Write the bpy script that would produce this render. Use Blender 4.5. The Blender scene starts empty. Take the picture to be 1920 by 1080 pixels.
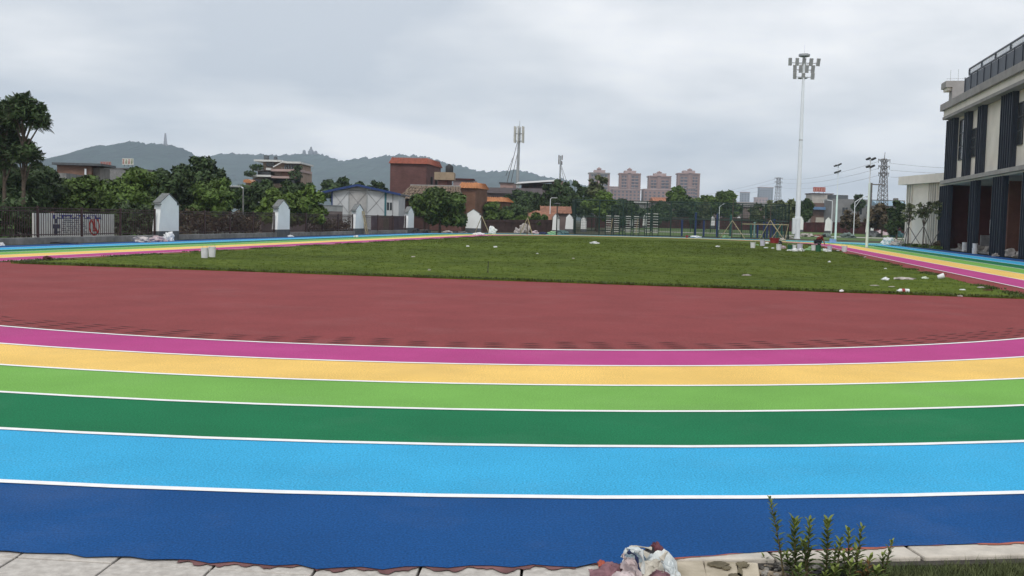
import bpy, math, random
import numpy as np
from mathutils import Vector, Matrix
R_ = math.radians
SC = bpy.context.scene
COL = SC.collection

# ---------------------------------------------------------------- camera
F = 1970.0; CH = 1.44; PITCH = math.atan((540 - 410) / F); ROLL = 0.0235
cd = bpy.data.cameras.new('camera'); cam = bpy.data.objects.new('camera', cd); COL.objects.link(cam)
cd.sensor_width = 36.0; cd.lens = 36.0 * F / 1920; cd.clip_start = 0.1; cd.clip_end = 9000
_R = Vector((1, 0, 0)); _U = Vector((0, math.sin(PITCH), math.cos(PITCH))); _Fw = Vector((0, math.cos(PITCH), -math.sin(PITCH)))
cr = math.cos(ROLL) * _R + math.sin(ROLL) * _U; cu = -math.sin(ROLL) * _R + math.cos(ROLL) * _U
m = Matrix((cr, cu, -_Fw)).transposed().to_4x4(); m.translation = Vector((0, 0, CH)); cam.matrix_world = m
SC.camera = cam
# ---------------------------------------------------------------- world / sun / exposure
SUN_EL, SUN_AZ = R_(50), R_(189)
w = bpy.data.worlds.new('World'); SC.world = w; w.use_nodes = True
nt = w.node_tree; nt.nodes.clear(); N = nt.nodes.new; L = nt.links.new
out = N('ShaderNodeOutputWorld'); bg = N('ShaderNodeBackground'); bg.inputs['Strength'].default_value = 0.10
sky = N('ShaderNodeTexSky'); sky.sky_type = 'NISHITA'; sky.sun_disc = False; sky.sun_elevation = SUN_EL; sky.sun_rotation = SUN_AZ
sky.dust_density = 4; sky.air_density = 1.2
tc = N('ShaderNodeTexCoord'); sep = N('ShaderNodeSeparateXYZ'); L(tc.outputs['Generated'], sep.inputs[0])
mx = N('ShaderNodeMath'); mx.operation = 'MAXIMUM'; mx.inputs[1].default_value = 0.0; L(sep.outputs['Z'], mx.inputs[0])
add = N('ShaderNodeMath'); add.operation = 'ADD'; add.inputs[1].default_value = 0.20; L(mx.outputs[0], add.inputs[0])
dx = N('ShaderNodeMath'); dx.operation = 'DIVIDE'; L(sep.outputs['X'], dx.inputs[0]); L(add.outputs[0], dx.inputs[1])
dy = N('ShaderNodeMath'); dy.operation = 'DIVIDE'; L(sep.outputs['Y'], dy.inputs[0]); L(add.outputs[0], dy.inputs[1])
cmb = N('ShaderNodeCombineXYZ'); L(dx.outputs[0], cmb.inputs[0]); L(dy.outputs[0], cmb.inputs[1]); cmb.inputs[2].default_value = 3.7
nz = N('ShaderNodeTexNoise'); nz.inputs['Scale'].default_value = 1.15; nz.inputs['Detail'].default_value = 7; nz.inputs['Roughness'].default_value = 0.48
nz.inputs['Distortion'].default_value = 0.1; L(cmb.outputs[0], nz.inputs['Vector'])
ramp = N('ShaderNodeValToRGB'); L(nz.outputs['Fac'], ramp.inputs[0])
e = ramp.color_ramp.elements; e[0].position = 0.36; e[0].color = (0.445, 0.475, 0.52, 1); e[1].position = 0.66; e[1].color = (0.81, 0.80, 0.80, 1)
e2 = ramp.color_ramp.elements.new(0.50); e2.color = (0.60, 0.612, 0.632, 1)
# overcast: zenith brighter than horizon
zr = N('ShaderNodeMapRange'); zr.inputs['From Min'].default_value = 0.0; zr.inputs['From Max'].default_value = 1.0
zr.inputs['To Min'].default_value = 15.6; zr.inputs['To Max'].default_value = 12.4; L(mx.outputs[0], zr.inputs['Value'])
mul = N('ShaderNodeVectorMath'); mul.operation = 'SCALE'; L(ramp.outputs[0], mul.inputs[0]); L(zr.outputs[0], mul.inputs['Scale'])
mix = N('ShaderNodeMix'); mix.data_type = 'RGBA'; mix.inputs['Factor'].default_value = 0.93
L(sky.outputs[0], mix.inputs['A']); L(mul.outputs[0], mix.inputs['B']); L(mix.outputs['Result'], bg.inputs['Color']); L(bg.outputs[0], out.inputs[0])
sd = bpy.data.lights.new('sun', 'SUN'); sd.energy = 1.45; sd.angle = R_(14); sd.color = (1.0, 0.96, 0.9)
so = bpy.data.objects.new('sun', sd); COL.objects.link(so)
sdir = Vector((math.sin(SUN_AZ) * math.cos(SUN_EL), math.cos(SUN_AZ) * math.cos(SUN_EL), math.sin(SUN_EL)))
so.rotation_euler = sdir.to_track_quat('Z', 'Y').to_euler()
SC.view_settings.view_transform = 'Standard'; SC.view_settings.look = 'None'; SC.view_settings.exposure = 0.08; SC.view_settings.gamma = 1.0
SC.view_settings.use_curve_mapping = False
SC.cycles.max_bounces = 6; SC.cycles.volume_bounces = 1; SC.cycles.transparent_max_bounces = 12

# ---------------------------------------------------------------- geometry helpers
def ray(px, py):
    x, y = px - 960, py - 540; c, s = math.cos(ROLL), math.sin(ROLL)
    u, v = c * x + s * y, -s * x + c * y
    fy = F * math.cos(PITCH) - v * math.sin(PITCH); dn = F * math.sin(PITCH) + v * math.cos(PITCH)
    return Vector((u / fy, 1.0, -dn / fy))
def W(px, py, Y):                      # world point at distance Y ahead, seen at photo position (px, py)
    return Vector((0, 0, CH)) + ray(px, py) * Y
def G(px, py, z=0.0):                  # point of the plane of height z
    r = ray(px, py); return Vector((0, 0, CH)) + r * ((z - CH) / r.z)
def smooth(a, b, x):
    t = min(1, max(0, (x - a) / (b - a))); return t * t * (3 - 2 * t)
def gz(x, y):
    return -0.06 + 0.55 * smooth(110, 145, y)
PHI = 0.193; TC = Vector((-0.83, 24.35, 0)); RAD = 12.95; LW = 1.22; SL = 60.0
AX = Vector((math.sin(PHI), math.cos(PHI), 0)); NX = Vector((math.cos(PHI), -math.sin(PHI), 0))
def TF(u, s, z=0.0): return TC + NX * u + AX * s + Vector((0, 0, z))
def s_at(px, u, py=400):               # distance along the track axis where column px meets the line of lateral u
    k = ray(px, py).x; o = TC + NX * u
    return (k * o.y - o.x) / (AX.x - k * AX.y)

class MB:
    def __init__(s): s.v = []; s.f = []; s.m = []
    def quad(s, a, b, c, d, mi=0):
        n = len(s.v); s.v += [tuple(a), tuple(b), tuple(c), tuple(d)]; s.f.append((n, n + 1, n + 2, n + 3)); s.m.append(mi)
    def tri(s, a, b, c):
        n = len(s.v); s.v += [tuple(a), tuple(b), tuple(c)]; s.f.append((n, n + 1, n + 2)); s.m.append(0)
    def box(s, c, d, rz=0, tilt=None):
        n = len(s.v); cs, sn = math.cos(rz), math.sin(rz)
        for i in (-1, 1):
            for j in (-1, 1):
                for k in (-1, 1):
                    x, y, z = i * d[0] / 2, j * d[1] / 2, k * d[2] / 2
                    p = Vector((x, y, z))
                    if tilt is not None: p = tilt @ p
                    s.v.append((c[0] + p.x * cs - p.y * sn, c[1] + p.x * sn + p.y * cs, c[2] + p.z))
        for q in ((0, 1, 3, 2), (4, 6, 7, 5), (0, 4, 5, 1), (2, 3, 7, 6), (0, 2, 6, 4), (1, 5, 7, 3)):
            s.f.append(tuple(n + t for t in q)); s.m.append(0)
        return s
    def b2(s, x0, x1, y0, y1, z0, z1): return s.box(((x0 + x1) / 2, (y0 + y1) / 2, (z0 + z1) / 2), (abs(x1 - x0), abs(y1 - y0), abs(z1 - z0)))
    def tube(s, p0, p1, r0, r1=None, n=8, cap=True):
        r1 = r0 if r1 is None else r1; p0 = Vector(p0); p1 = Vector(p1); d = (p1 - p0).normalized()
        a = d.orthogonal().normalized(); b = d.cross(a); k = len(s.v)
        for i in range(n):
            t = 2 * math.pi * i / n; q = a * math.cos(t) + b * math.sin(t)
            s.v.append(tuple(p0 + q * r0)); s.v.append(tuple(p1 + q * r1))
        for i in range(n):
            j = (i + 1) % n; s.f.append((k + 2 * i, k + 2 * j, k + 2 * j + 1, k + 2 * i + 1)); s.m.append(0)
        if cap:
            s.f.append(tuple(k + 2 * i for i in range(n))[::-1]); s.f.append(tuple(k + 2 * i + 1 for i in range(n))); s.m += [0, 0]
        return s
    def lathe(s, prof, c=(0, 0, 0), n=20):
        k = len(s.v)
        for r, z in prof:
            for i in range(n):
                t = 2 * math.pi * i / n; s.v.append((c[0] + r * math.cos(t), c[1] + r * math.sin(t), c[2] + z))
        for q in range(len(prof) - 1):
            for i in range(n):
                j = (i + 1) % n; s.f.append((k + q * n + i, k + q * n + j, k + (q + 1) * n + j, k + (q + 1) * n + i)); s.m.append(0)
        s.f.append(tuple(k + i for i in range(n))[::-1]); s.f.append(tuple(k + (len(prof) - 1) * n + i for i in range(n))); s.m += [0, 0]
        return s
    def prism(s, pts, y0, y1):          # polygon in x-z extruded along y
        k = len(s.v); n = len(pts)
        for x, z in pts: s.v.append((x, y0, z))
        for x, z in pts: s.v.append((x, y1, z))
        s.f.append(tuple(range(k, k + n))); s.f.append(tuple(range(k + 2 * n - 1, k + n - 1, -1))); s.m += [0, 0]
        for i in range(n):
            j = (i + 1) % n; s.f.append((k + i, k + n + i, k + n + j, k + j)); s.m.append(0)
        return s
    def mesh(s, name, mat, sm=False):
        me = bpy.data.meshes.new(name); me.from_pydata(s.v, [], s.f); 
        for mt in (mat if isinstance(mat, (list, tuple)) else [mat]): me.materials.append(mt)
        if isinstance(mat, (list, tuple)): me.polygons.foreach_set('material_index', s.m)
        if sm: me.polygons.foreach_set('use_smooth', [True] * len(me.polygons))
        me.update()
        if sm: me.set_sharp_from_angle(angle=R_(50))
        return me
    def build(s, name, mat, parent=None, label=None, sm=False, kind=None, bevel=0):
        o = bpy.data.objects.new(name, s.mesh(name, mat, sm)); COL.objects.link(o)
        if parent is not None: o.parent = parent
        if label: o['label'] = label
        if kind: o['kind'] = kind
        if bevel:
            b = o.modifiers.new('bevel', 'BEVEL'); b.width = bevel; b.segments = 2; b.limit_method = 'ANGLE'
        return o
def mesh_np(name, V, Fq, mat, parent=None, kind=None, sm=False, label=None):
    me = bpy.data.meshes.new(name); n = Fq.shape[1]
    me.vertices.add(len(V)); me.vertices.foreach_set('co', V.astype(np.float32).ravel())
    me.loops.add(Fq.size); me.loops.foreach_set('vertex_index', Fq.astype(np.int32).ravel())
    me.polygons.add(len(Fq)); me.polygons.foreach_set('loop_start', np.arange(0, Fq.size, n, dtype=np.int32)); me.polygons.foreach_set('loop_total', np.full(len(Fq), n, dtype=np.int32))
    if sm: me.polygons.foreach_set('use_smooth', np.ones(len(Fq), dtype=bool))
    me.materials.append(mat); me.update(calc_edges=True); me.validate()
    o = bpy.data.objects.new(name, me); COL.objects.link(o)
    if parent is not None: o.parent = parent
    if kind: o['kind'] = kind
    if label: o['label'] = label
    return o
def tag(o, label=None, cat=None, group=None, kind=None):
    if label: o['label'] = label
    if cat: o['category'] = cat
    if group: o['group'] = group
    if kind: o['kind'] = kind
    return o
def thing(name, label, cat, loc, rz=0, group=None):
    o = bpy.data.objects.new(name, None); COL.objects.link(o); o.location = loc; o.rotation_euler = (0, 0, rz); o.empty_display_size = .3
    return tag(o, label, cat, group)
def inst(src, loc=(0, 0, 0), parent=None, rot=(0, 0, 0), sc=None):
    o = src.copy(); COL.objects.link(o); o.location = loc; o.rotation_euler = rot; o.parent = parent
    if sc: o.scale = sc
    return o
KIDS = {}
def copy_tree(src, label, loc, rz=0, sc=None):
    def cp(o, par):
        c = o.copy(); COL.objects.link(c); c.parent = par
        for ch in [k for k in ALLK.get(o.name, [])]: cp(bpy.data.objects[ch], c)
        return c
    ALLK = {}
    def walk(o):
        ALLK[o.name] = [k.name for k in o.children]
        for k in o.children: walk(k)
    walk(src)
    c = cp(src, None); c.location = loc; c.rotation_euler = (0, 0, rz); c['label'] = label
    if sc: c.scale = (sc, sc, sc)
    return c

# ---------------------------------------------------------------- materials
MATS = {}
def srgb(r, g, b):
    f = lambda c: (c / 255 / 12.92) if c / 255 <= .04045 else ((c / 255 + .055) / 1.055) ** 2.4
    return (f(r), f(g), f(b))
def mat(name, col, rough=.8, var=.12, scale=3.0, bump=0.0, bscale=None, metal=0, island=0, alpha=None, spec=.3, col2=None, det=4, coarse=None):
    if name in MATS: return MATS[name]
    m = bpy.data.materials.new(name); m.use_nodes = True; t = m.node_tree; b = t.nodes['Principled BSDF']; n = t.nodes.new; l = t.links.new
    b.inputs['Roughness'].default_value = rough; b.inputs['Metallic'].default_value = metal; b.inputs['Specular IOR Level'].default_value = spec
    g = n('ShaderNodeNewGeometry'); tcn = n('ShaderNodeTexCoord')
    no = n('ShaderNodeTexNoise'); no.inputs['Scale'].default_value = scale; no.inputs['Detail'].default_value = det; no.inputs['Roughness'].default_value = .6
    l(g.outputs['Position'], no.inputs['Vector'])
    rp = n('ShaderNodeValToRGB'); l(no.outputs['Fac'], rp.inputs[0])
    c2 = col2 or tuple(min(1, c * (1 + var)) for c in col); c1 = tuple(c * (1 - var) for c in col)
    rp.color_ramp.elements[0].position = .35; rp.color_ramp.elements[1].position = .65
    rp.color_ramp.elements[0].color = (*c1, 1); rp.color_ramp.elements[1].color = (*c2, 1)
    src = rp.outputs[0]
    def scaleby(src, val, lo, hi, flo=.3, fhi=.7):
        mr = n('ShaderNodeMapRange'); mr.inputs['From Min'].default_value = flo; mr.inputs['From Max'].default_value = fhi
        mr.inputs['To Min'].default_value = lo; mr.inputs['To Max'].default_value = hi; l(val, mr.inputs['Value'])
        v = n('ShaderNodeVectorMath'); v.operation = 'SCALE'; l(src, v.inputs[0]); l(mr.outputs[0], v.inputs['Scale']); return v.outputs[0]
    if island: src = scaleby(src, g.outputs['Random Per Island'], 1 - island, 1 + island, 0, 1)
    if coarse:
        n2 = n('ShaderNodeTexNoise'); n2.inputs['Scale'].default_value = coarse[0]; n2.inputs['Detail'].default_value = 3; l(g.outputs['Position'], n2.inputs['Vector'])
        src = scaleby(src, n2.outputs['Fac'], 1 - coarse[1], 1 + coarse[1])
    l(src, b.inputs['Base Color'])
    if bump:
        nb = n('ShaderNodeTexNoise'); nb.inputs['Scale'].default_value = bscale or scale * 4; nb.inputs['Detail'].default_value = 3; l(g.outputs['Position'], nb.inputs['Vector'])
        bp = n('ShaderNodeBump'); bp.inputs['Strength'].default_value = bump; bp.inputs['Distance'].default_value = .01; l(nb.outputs['Fac'], bp.inputs['Height']); l(bp.outputs[0], b.inputs['Normal'])
    if alpha is not None: b.inputs['Alpha'].default_value = alpha
    MATS[name] = m; return m
def leafmat(name, col, isl=.45, trans=.25):
    m = mat(name, col, .6, .25, .35, island=isl, spec=.25)
    b = m.node_tree.nodes['Principled BSDF']
    try: b.inputs['Subsurface Weight'].default_value = 0
    except Exception: pass
    return m
def brickmat(name, c1, c2, mortar, sc=(1, 1), bw=.24, bh=.07, rough=.9, msize=.012, rot=None):
    if name in MATS: return MATS[name]
    m = bpy.data.materials.new(name); m.use_nodes = True; t = m.node_tree; b = t.nodes['Principled BSDF']; n = t.nodes.new; l = t.links.new
    b.inputs['Roughness'].default_value = rough; b.inputs['Specular IOR Level'].default_value = .2
    tcn = n('ShaderNodeTexCoord'); sp = n('ShaderNodeSeparateXYZ'); l(tcn.outputs['Object'], sp.inputs[0])
    ad = n('ShaderNodeMath'); ad.operation = 'ADD'; l(sp.outputs[0], ad.inputs[0]); l(sp.outputs[1], ad.inputs[1])
    cb = n('ShaderNodeCombineXYZ'); l(ad.outputs[0], cb.inputs[0]); l(sp.outputs[2], cb.inputs[1])
    br = n('ShaderNodeTexBrick'); l(cb.outputs[0], br.inputs['Vector']); br.inputs['Scale'].default_value = 1
    br.inputs['Brick Width'].default_value = bw; br.inputs['Row Height'].default_value = bh; br.inputs['Mortar Size'].default_value = msize
    br.inputs['Color1'].default_value = (*c1, 1); br.inputs['Color2'].default_value = (*c2, 1); br.inputs['Mortar'].default_value = (*mortar, 1)
    no = n('ShaderNodeTexNoise'); no.inputs['Scale'].default_value = .9; no.inputs['Detail'].default_value = 5; l(tcn.outputs['Object'], no.inputs['Vector'])
    mr = n('ShaderNodeMapRange'); mr.inputs['From Min'].default_value = .3; mr.inputs['From Max'].default_value = .7; mr.inputs['To Min'].default_value = .75; mr.inputs['To Max'].default_value = 1.2
    l(no.outputs['Fac'], mr.inputs['Value']); v = n('ShaderNodeVectorMath'); v.operation = 'SCALE'; l(br.outputs['Color'], v.inputs[0]); l(mr.outputs[0], v.inputs['Scale']); l(v.outputs[0], b.inputs['Base Color'])
    MATS[name] = m; return m
def lanemat(name, col):                 # sprayed rubber granules
    m = mat(name, col, .9, .075, .8, spec=.12, det=6)
    t = m.node_tree; n = t.nodes.new; l = t.links.new; b = t.nodes['Principled BSDF']
    g = [q for q in t.nodes if q.type == 'NEW_GEOMETRY'][0]
    vo = n('ShaderNodeTexVoronoi'); vo.inputs['Scale'].default_value = 150; l(g.outputs['Position'], vo.inputs['Vector'])
    n2 = n('ShaderNodeTexNoise'); n2.inputs['Scale'].default_value = 90; n2.inputs['Detail'].default_value = 2; l(g.outputs['Position'], n2.inputs['Vector'])
    mr = n('ShaderNodeMapRange'); mr.inputs['From Min'].default_value = .3; mr.inputs['From Max'].default_value = .7; mr.inputs['To Min'].default_value = .72; mr.inputs['To Max'].default_value = 1.28; l(n2.outputs['Fac'], mr.inputs['Value'])
    # scuffs and pale dust, broad
    n3 = n('ShaderNodeTexNoise'); n3.inputs['Scale'].default_value = .7; n3.inputs['Detail'].default_value = 7; n3.inputs['Roughness'].default_value = .65; l(g.outputs['Position'], n3.inputs['Vector'])
    m3 = n('ShaderNodeMapRange'); m3.inputs['From Min'].default_value = .52; m3.inputs['From Max'].default_value = .8; m3.inputs['To Min'].default_value = 0; m3.inputs['To Max'].default_value = .07; l(n3.outputs['Fac'], m3.inputs['Value'])
    old = b.inputs['Base Color'].links[0].from_socket
    v = n('ShaderNodeVectorMath'); v.operation = 'SCALE'; l(old, v.inputs[0]); l(mr.outputs[0], v.inputs['Scale'])
    mxx = n('ShaderNodeMix'); mxx.data_type = 'RGBA'; l(m3.outputs[0], mxx.inputs['Factor']); l(v.outputs[0], mxx.inputs['A']); mxx.inputs['B'].default_value = (.42, .40, .38, 1)
    l(mxx.outputs['Result'], b.inputs['Base Color'])
    bp = n('ShaderNodeBump'); bp.inputs['Strength'].default_value = .5; bp.inputs['Distance'].default_value = .004; l(vo.outputs['Distance'], bp.inputs['Height']); l(bp.outputs[0], b.inputs['Normal'])
    return m

M_white = mat('white_render', (.78, .79, .78), .75, .05, 2.0, .3, coarse=(.4, .06))
M_pil = mat('pillar_white_paint', (.84, .86, .86), .7, .04, 1.5, .2)
M_dkbase = mat('dark_grey_render', (.10, .11, .12), .85, .2, 4)
M_slate = mat('slate_tile', (.16, .17, .17), .8, .25, 9, .4)
M_conc = mat('concrete', (.22, .22, .22), .9, .2, 3, .5, coarse=(.5, .25))
M_iron = mat('maroon_iron', (.055, .030, .030), .55, .2, 5)
M_trunk = mat('bark', (.09, .07, .055), .9, .3, 8, .6)
M_metal = mat('galvanised_metal', (.35, .37, .38), .45, .12, 6, metal=.6)
M_wpaint = mat('white_painted_metal', (.72, .76, .80), .4, .04, 2)
M_dark = mat('dark_metal', (.03, .032, .035), .5, .2, 5)
M_steel = mat('weathered_steel', (.13, .12, .115), .6, .2, 4)
M_glass = mat('dark_glass', (.03, .035, .04), .15, .2, 1, spec=.6)
M_leafd = leafmat('dark_leaves', (.045, .076, .026))
M_leaf = leafmat('green_leaves', (.070, .115, .024))
M_leafl = leafmat('light_green_leaves', (.085, .135, .026))
M_leafp = leafmat('pale_leaves', (.10, .12, .055))
M_leafdry = leafmat('reddish_dry_leaves', (.075, .055, .03))

def leafcloud(clumps, nl, size, seed, asp=.55, shell=.6):
    rg = np.random.default_rng(seed); cl = np.array(clumps, float); n = len(cl)
    idx = rg.choice(n, nl, p=cl[:, 3] ** 2 * 1.0 / np.sum(cl[:, 3] ** 2))
    d = rg.normal(size=(nl, 3)); d /= np.linalg.norm(d, axis=1)[:, None]
    rr = cl[idx, 3] * (shell + (1.08 - shell) * rg.random(nl) ** .7)
    fl = cl[idx, 4] if cl.shape[1] > 4 else np.full(nl, .75)
    c = cl[idx, :3] + d * rr[:, None] * np.stack([np.ones(nl), np.ones(nl), fl], 1)
    nrm = d * .8 + rg.normal(size=(nl, 3)) * .6 + np.array([0, 0, .45]); nrm /= np.linalg.norm(nrm, axis=1)[:, None]
    t1 = np.cross(nrm, rg.normal(size=(nl, 3))); t1 /= np.linalg.norm(t1, axis=1)[:, None]; t2 = np.cross(nrm, t1)
    sz = size * (.55 + .9 * rg.random(nl)); a = t1 * sz[:, None]; b = t2 * (sz * asp)[:, None]
    V = np.stack([c - a, c + b * .9 - a * .1, c + a, c - b * .9 - a * .1], 1).reshape(-1, 3)
    return V, np.arange(nl * 4).reshape(-1, 4)
def crown_clumps(rx, ry, rz, cz, n, cr, seed, low=-.7):
    rd = random.Random(seed); out = []
    while len(out) < n:
        x, y, z = rd.uniform(-1, 1), rd.uniform(-1, 1), rd.uniform(low, 1)
        q = x * x + y * y + z * z
        if q > 1 or q < .12: continue
        k = cr * rd.uniform(.55, 1.35)
        out.append((x * (rx - k * .6), y * (ry - k * .6), cz + z * (rz - k * .5), k, rd.uniform(.6, .9)))
    return out
def tree(label, px, Y, top, wpx, low=.28, m=None, nl=5200, n=34,  name='broadleaf_tree', cat='tree', cr=.23, seed=None, ry=None, group='trees around the field', base=None, leaf=None, trunk=True, tr=None, bpy_=None, shell=.55, dens=None):
    seed = seed or int(px * 7 + Y); p = W(px, top, Y); zb = gz(p.x, Y) if base is None else base
    h = p.z - zb; rx = wpx / 2 / F * Y; ry = ry or rx * .9
    t = thing(name, label, cat, (p.x, Y, zb), 0, group)
    cz = h * (low + (1 - low) / 2); rz = h * (1 - low) / 2
    cl = crown_clumps(rx, ry, rz, cz, int(n * 1.25), cr * min(rx, rz * 1.3), seed)
    cl.append((0, 0, cz, min(rx, rz) * .55, .9))
    V, Q = leafcloud(cl, int(nl * 2.1), leaf or max(.06, Y * .0023), seed, shell=shell)
    mesh_np('crown', V, Q, m or M_leaf, t)
    if trunk:
        b = MB(); r = tr or max(.07, h * .025); rd = random.Random(seed)
        b.tube((0, 0, 0), (0, 0, cz * .7), r * 1.2, r * .8)
        b.tube((0, 0, cz * .7), (0, 0, cz + rz * .4), r * .8, r * .3, 6)
        for c in cl[:8]:
            z0 = rd.uniform(cz * .45, cz * .9); b.tube((0, 0, z0), (c[0], c[1], c[2]), r * .5, r * .12, 6)
        b.build('trunk', M_trunk, t, sm=True)
    return t

# ================================================================ SETTING
M_soil = mat('soil_and_weeds', (.055, .075, .030), .95, .35, .5, .6, 6, col2=(.085, .075, .05), coarse=(.06, .3))
xs = sorted(set([-2850, -2000, -1300, -800, -500, -300] + list(range(-200, 201, 8)) + [300, 500, 800, 1300, 2000, 2850]))
ys = sorted(set([-45, -20] + list(range(-8, 200, 4)) + [215, 235, 260, 300, 360, 450, 600, 800, 1100, 1500, 2000, 2600, 3500]))
V = [(x, y, gz(x, y) - (.01 if y < 104 else 0)) for y in ys for x in xs]; nx_ = len(xs)
Fq = [(j * nx_ + i, j * nx_ + i + 1, (j + 1) * nx_ + i + 1, (j + 1) * nx_ + i) for j in range(len(ys) - 1) for i in range(nx_ - 1)]
gm = MB(); gm.v = V; gm.f = Fq; gm.m = [0] * len(Fq); gm.build('ground', M_soil, kind='structure', sm=True)

def oval(k, n=72, adj=0.0):
    r = RAD + LW * k + adj; pts = []
    for i in range(n + 1):
        a = -math.pi / 2 + math.pi * i / n; pts.append((r * math.sin(a), -r * math.cos(a)))
    for i in range(1, 12): pts.append((r, SL * i / 12))
    for i in range(n + 1):
        a = math.pi / 2 - math.pi * i / n; pts.append((r * math.sin(a), SL + r * math.cos(a)))
    for i in range(1, 12): pts.append((-r, SL * (12 - i) / 12))
    return pts
def band(name, A, B, z, mt, parent=None, label=None, kind=None, thick=0.0):
    n = len(A); V = [TF(u, s, z) for u, s in A] + [TF(u, s, z) for u, s in B]
    f = [(i, (i + 1) % n, n + (i + 1) % n, n + i) for i in range(n)]
    b = MB(); b.v = [tuple(v) for v in V]; b.f = f; b.m = [0] * n
    o = b.build(name, mt, parent, label, kind=kind)
    return o
M_red = lanemat('red_rubber', srgb(134, 67, 68)); 
_k = lambda c: tuple(v * .82 for v in c)
LC = [('magenta', srgb(194, 78, 144)), ('yellow', srgb(254, 212, 122)), ('light_green', srgb(128, 186, 90)), ('dark_green', srgb(32, 124, 82)), ('sky_blue', srgb(68, 182, 232)), ('deep_blue', srgb(28, 84, 146))]
tr_ = bpy.data.objects.new('running_track', None); COL.objects.link(tr_)
P0 = oval(0, adj=.03); n0 = len(P0)
b = MB(); b.v = [tuple(TF(u, s, .004)) for u, s in P0]; b.f = [tuple(range(n0))[::1]]; b.m = [0]
base = b.build('running_track', M_red, kind='structure'); bpy.data.objects.remove(tr_)
def edge_r(a):                     # radius of the sprayed outer edge at angle a (degrees) of the near bend
    r = RAD + 6 * LW + float(np.interp(a, [-90, 0, 7, 9, 10, 11.3, 13.1, 14.5, 15.6, 16.7, 18.3, 20.3, 60, 90], [0, -.17, -.17, -.15, -.11, -.10, -.12, -.18, -.27, -.34, -.39, -.41, -.40, 0]))
    if 7.9 < a < 15: r += .022 * math.floor(1.6 * math.sin(a * 9) + 1.3 * math.sin(a * 23 + 1)) * .5
    return r + .004 * math.sin(a * 61) + .003 * math.sin(a * 143)
def outer_pair():
    A = oval(5, 720); B_ = oval(6, 720)
    for i in range(721): a = -90 + 180 * i / 720; r = edge_r(a); B_[i] = (r * math.sin(R_(a)), -r * math.cos(R_(a)))
    return A, B_
rd = random.Random(5)
for k, (nm, c) in enumerate(LC):
    A = oval(k); B_ = oval(k + 1)
    if k == 5:                     # ragged sprayed outer edge
        A, B_ = outer_pair()
    band('lane', A, B_, .012, lanemat(nm + '_rubber', _k(c)), base, nm.replace('_', ' ') + ' lane')
M_line = mat('white_line_paint', (.86, .86, .86), .7, .05, 12, .15)
for k in range(6):
    band('lane_line', oval(k, adj=-.032), oval(k, adj=.032), .0165, M_line, base)
# reddish undercoat that shows past the outer edge of the blue lane
M_under = mat('reddish_brown_undercoat', (.16, .075, .075), .9, .35, 5)
b = MB(); nA = 150
for i in range(nA):
    a0 = R_(9.6 + 5.4 * i / nA) ; a1 = R_(9.6 + 5.4 * (i + 1) / nA); rr = RAD + 6 * LW - .4
    f_ = lambda a: edge_r(math.degrees(a)) + .008 + 0.032 * math.sin(math.pi * (math.degrees(a) - 9.6) / 5.4) * (.55 + .45 * math.sin(a * 190) ) + .010 * math.sin(a * 571)
    b.quad(TF(rr * math.sin(a0), -rr * math.cos(a0), .0085), TF(rr * math.sin(a1), -rr * math.cos(a1), .0085), TF(f_(a1) * math.sin(a1), -f_(a1) * math.cos(a1), .0085), TF(f_(a0) * math.sin(a0), -f_(a0) * math.cos(a0), .0085))
b.build('undercoat_edge', M_under, base)
# trowel marks in the red rubber along the inner line: short dark grooves, in fans
M_streak = mat('dark_groove', (.085, .026, .028), .9, .2, 20)
b = MB(); rd = random.Random(11); a = -36.0
while a < 60:
    for j in range(5):
        if j > 3 and rd.random() < .4: continue
        r = RAD - .12 - .17 * j - .015 * rd.random(); off = .10 * j * max(-1, min(1, (a - 14) / 12)) + rd.uniform(-.05, .05); ln = rd.uniform(1.15, 1.35)
        wd = .034 + .010 * rd.random()
        seg = 4
        for q in range(seg):
            x0 = R_(a + off + ln * q / seg - .5 * ln); x1 = R_(a + off + ln * (q + 1) / seg - .5 * ln)
            w0 = wd * math.sin(math.pi * (q + .15) / (seg + .3)); w1 = wd * math.sin(math.pi * (q + 1.15) / (seg + .3))
            b.quad(TF(r * math.sin(x0), -r * math.cos(x0), .0085), TF(r * math.sin(x1), -r * math.cos(x1), .0085), TF((r + w1) * math.sin(x1), -(r + w1) * math.cos(x1), .0085), TF((r + w0) * math.sin(x0), -(r + w0) * math.cos(x0), .0085))
    a += rd.uniform(1.85, 2.0)
b.build('trowel_groove', M_streak, base, kind='stuff')

# --- grass field
M_lawn = mat('lawn_turf', (.070, .106, .016), .95, .2, .9, .5, 30, col2=(.104, .138, .022), coarse=(.13, .26), det=8, spec=.05)
def field_poly():
    pts = [(-12.15, 0.0)]; rd = random.Random(2)
    for i in range(1, 60): pts.append((-12.15 + 24.2 * i / 60, rd.uniform(-.05, .05)))
    pts.append((12.05, 0.0))
    for i in range(1, 40): pts.append((12.05 + rd.uniform(-.12, .12), 58 * i / 40))
    pts += [(12.0 * math.cos(R_(t)), SL + 12.0 * math.sin(R_(t))) for t in range(0, 181, 6)]
    for i in range(39, 0, -1): pts.append((-12.3 + rd.uniform(-.14, .14), 58 * i / 40))
    return pts
FP = field_poly()
b = MB(); b.v = [tuple(TF(u, s, .03)) for u, s in FP] + [tuple(TF(u, s, .0)) for u, s in FP]; n = len(FP)
b.f = [tuple(range(n))] + [(i, n + i, n + (i + 1) % n, (i + 1) % n) for i in range(n)]; b.m = [0] * (n + 1)
b.build('grass_field', M_lawn, kind='structure')
rg = np.random.default_rng(3)
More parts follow.
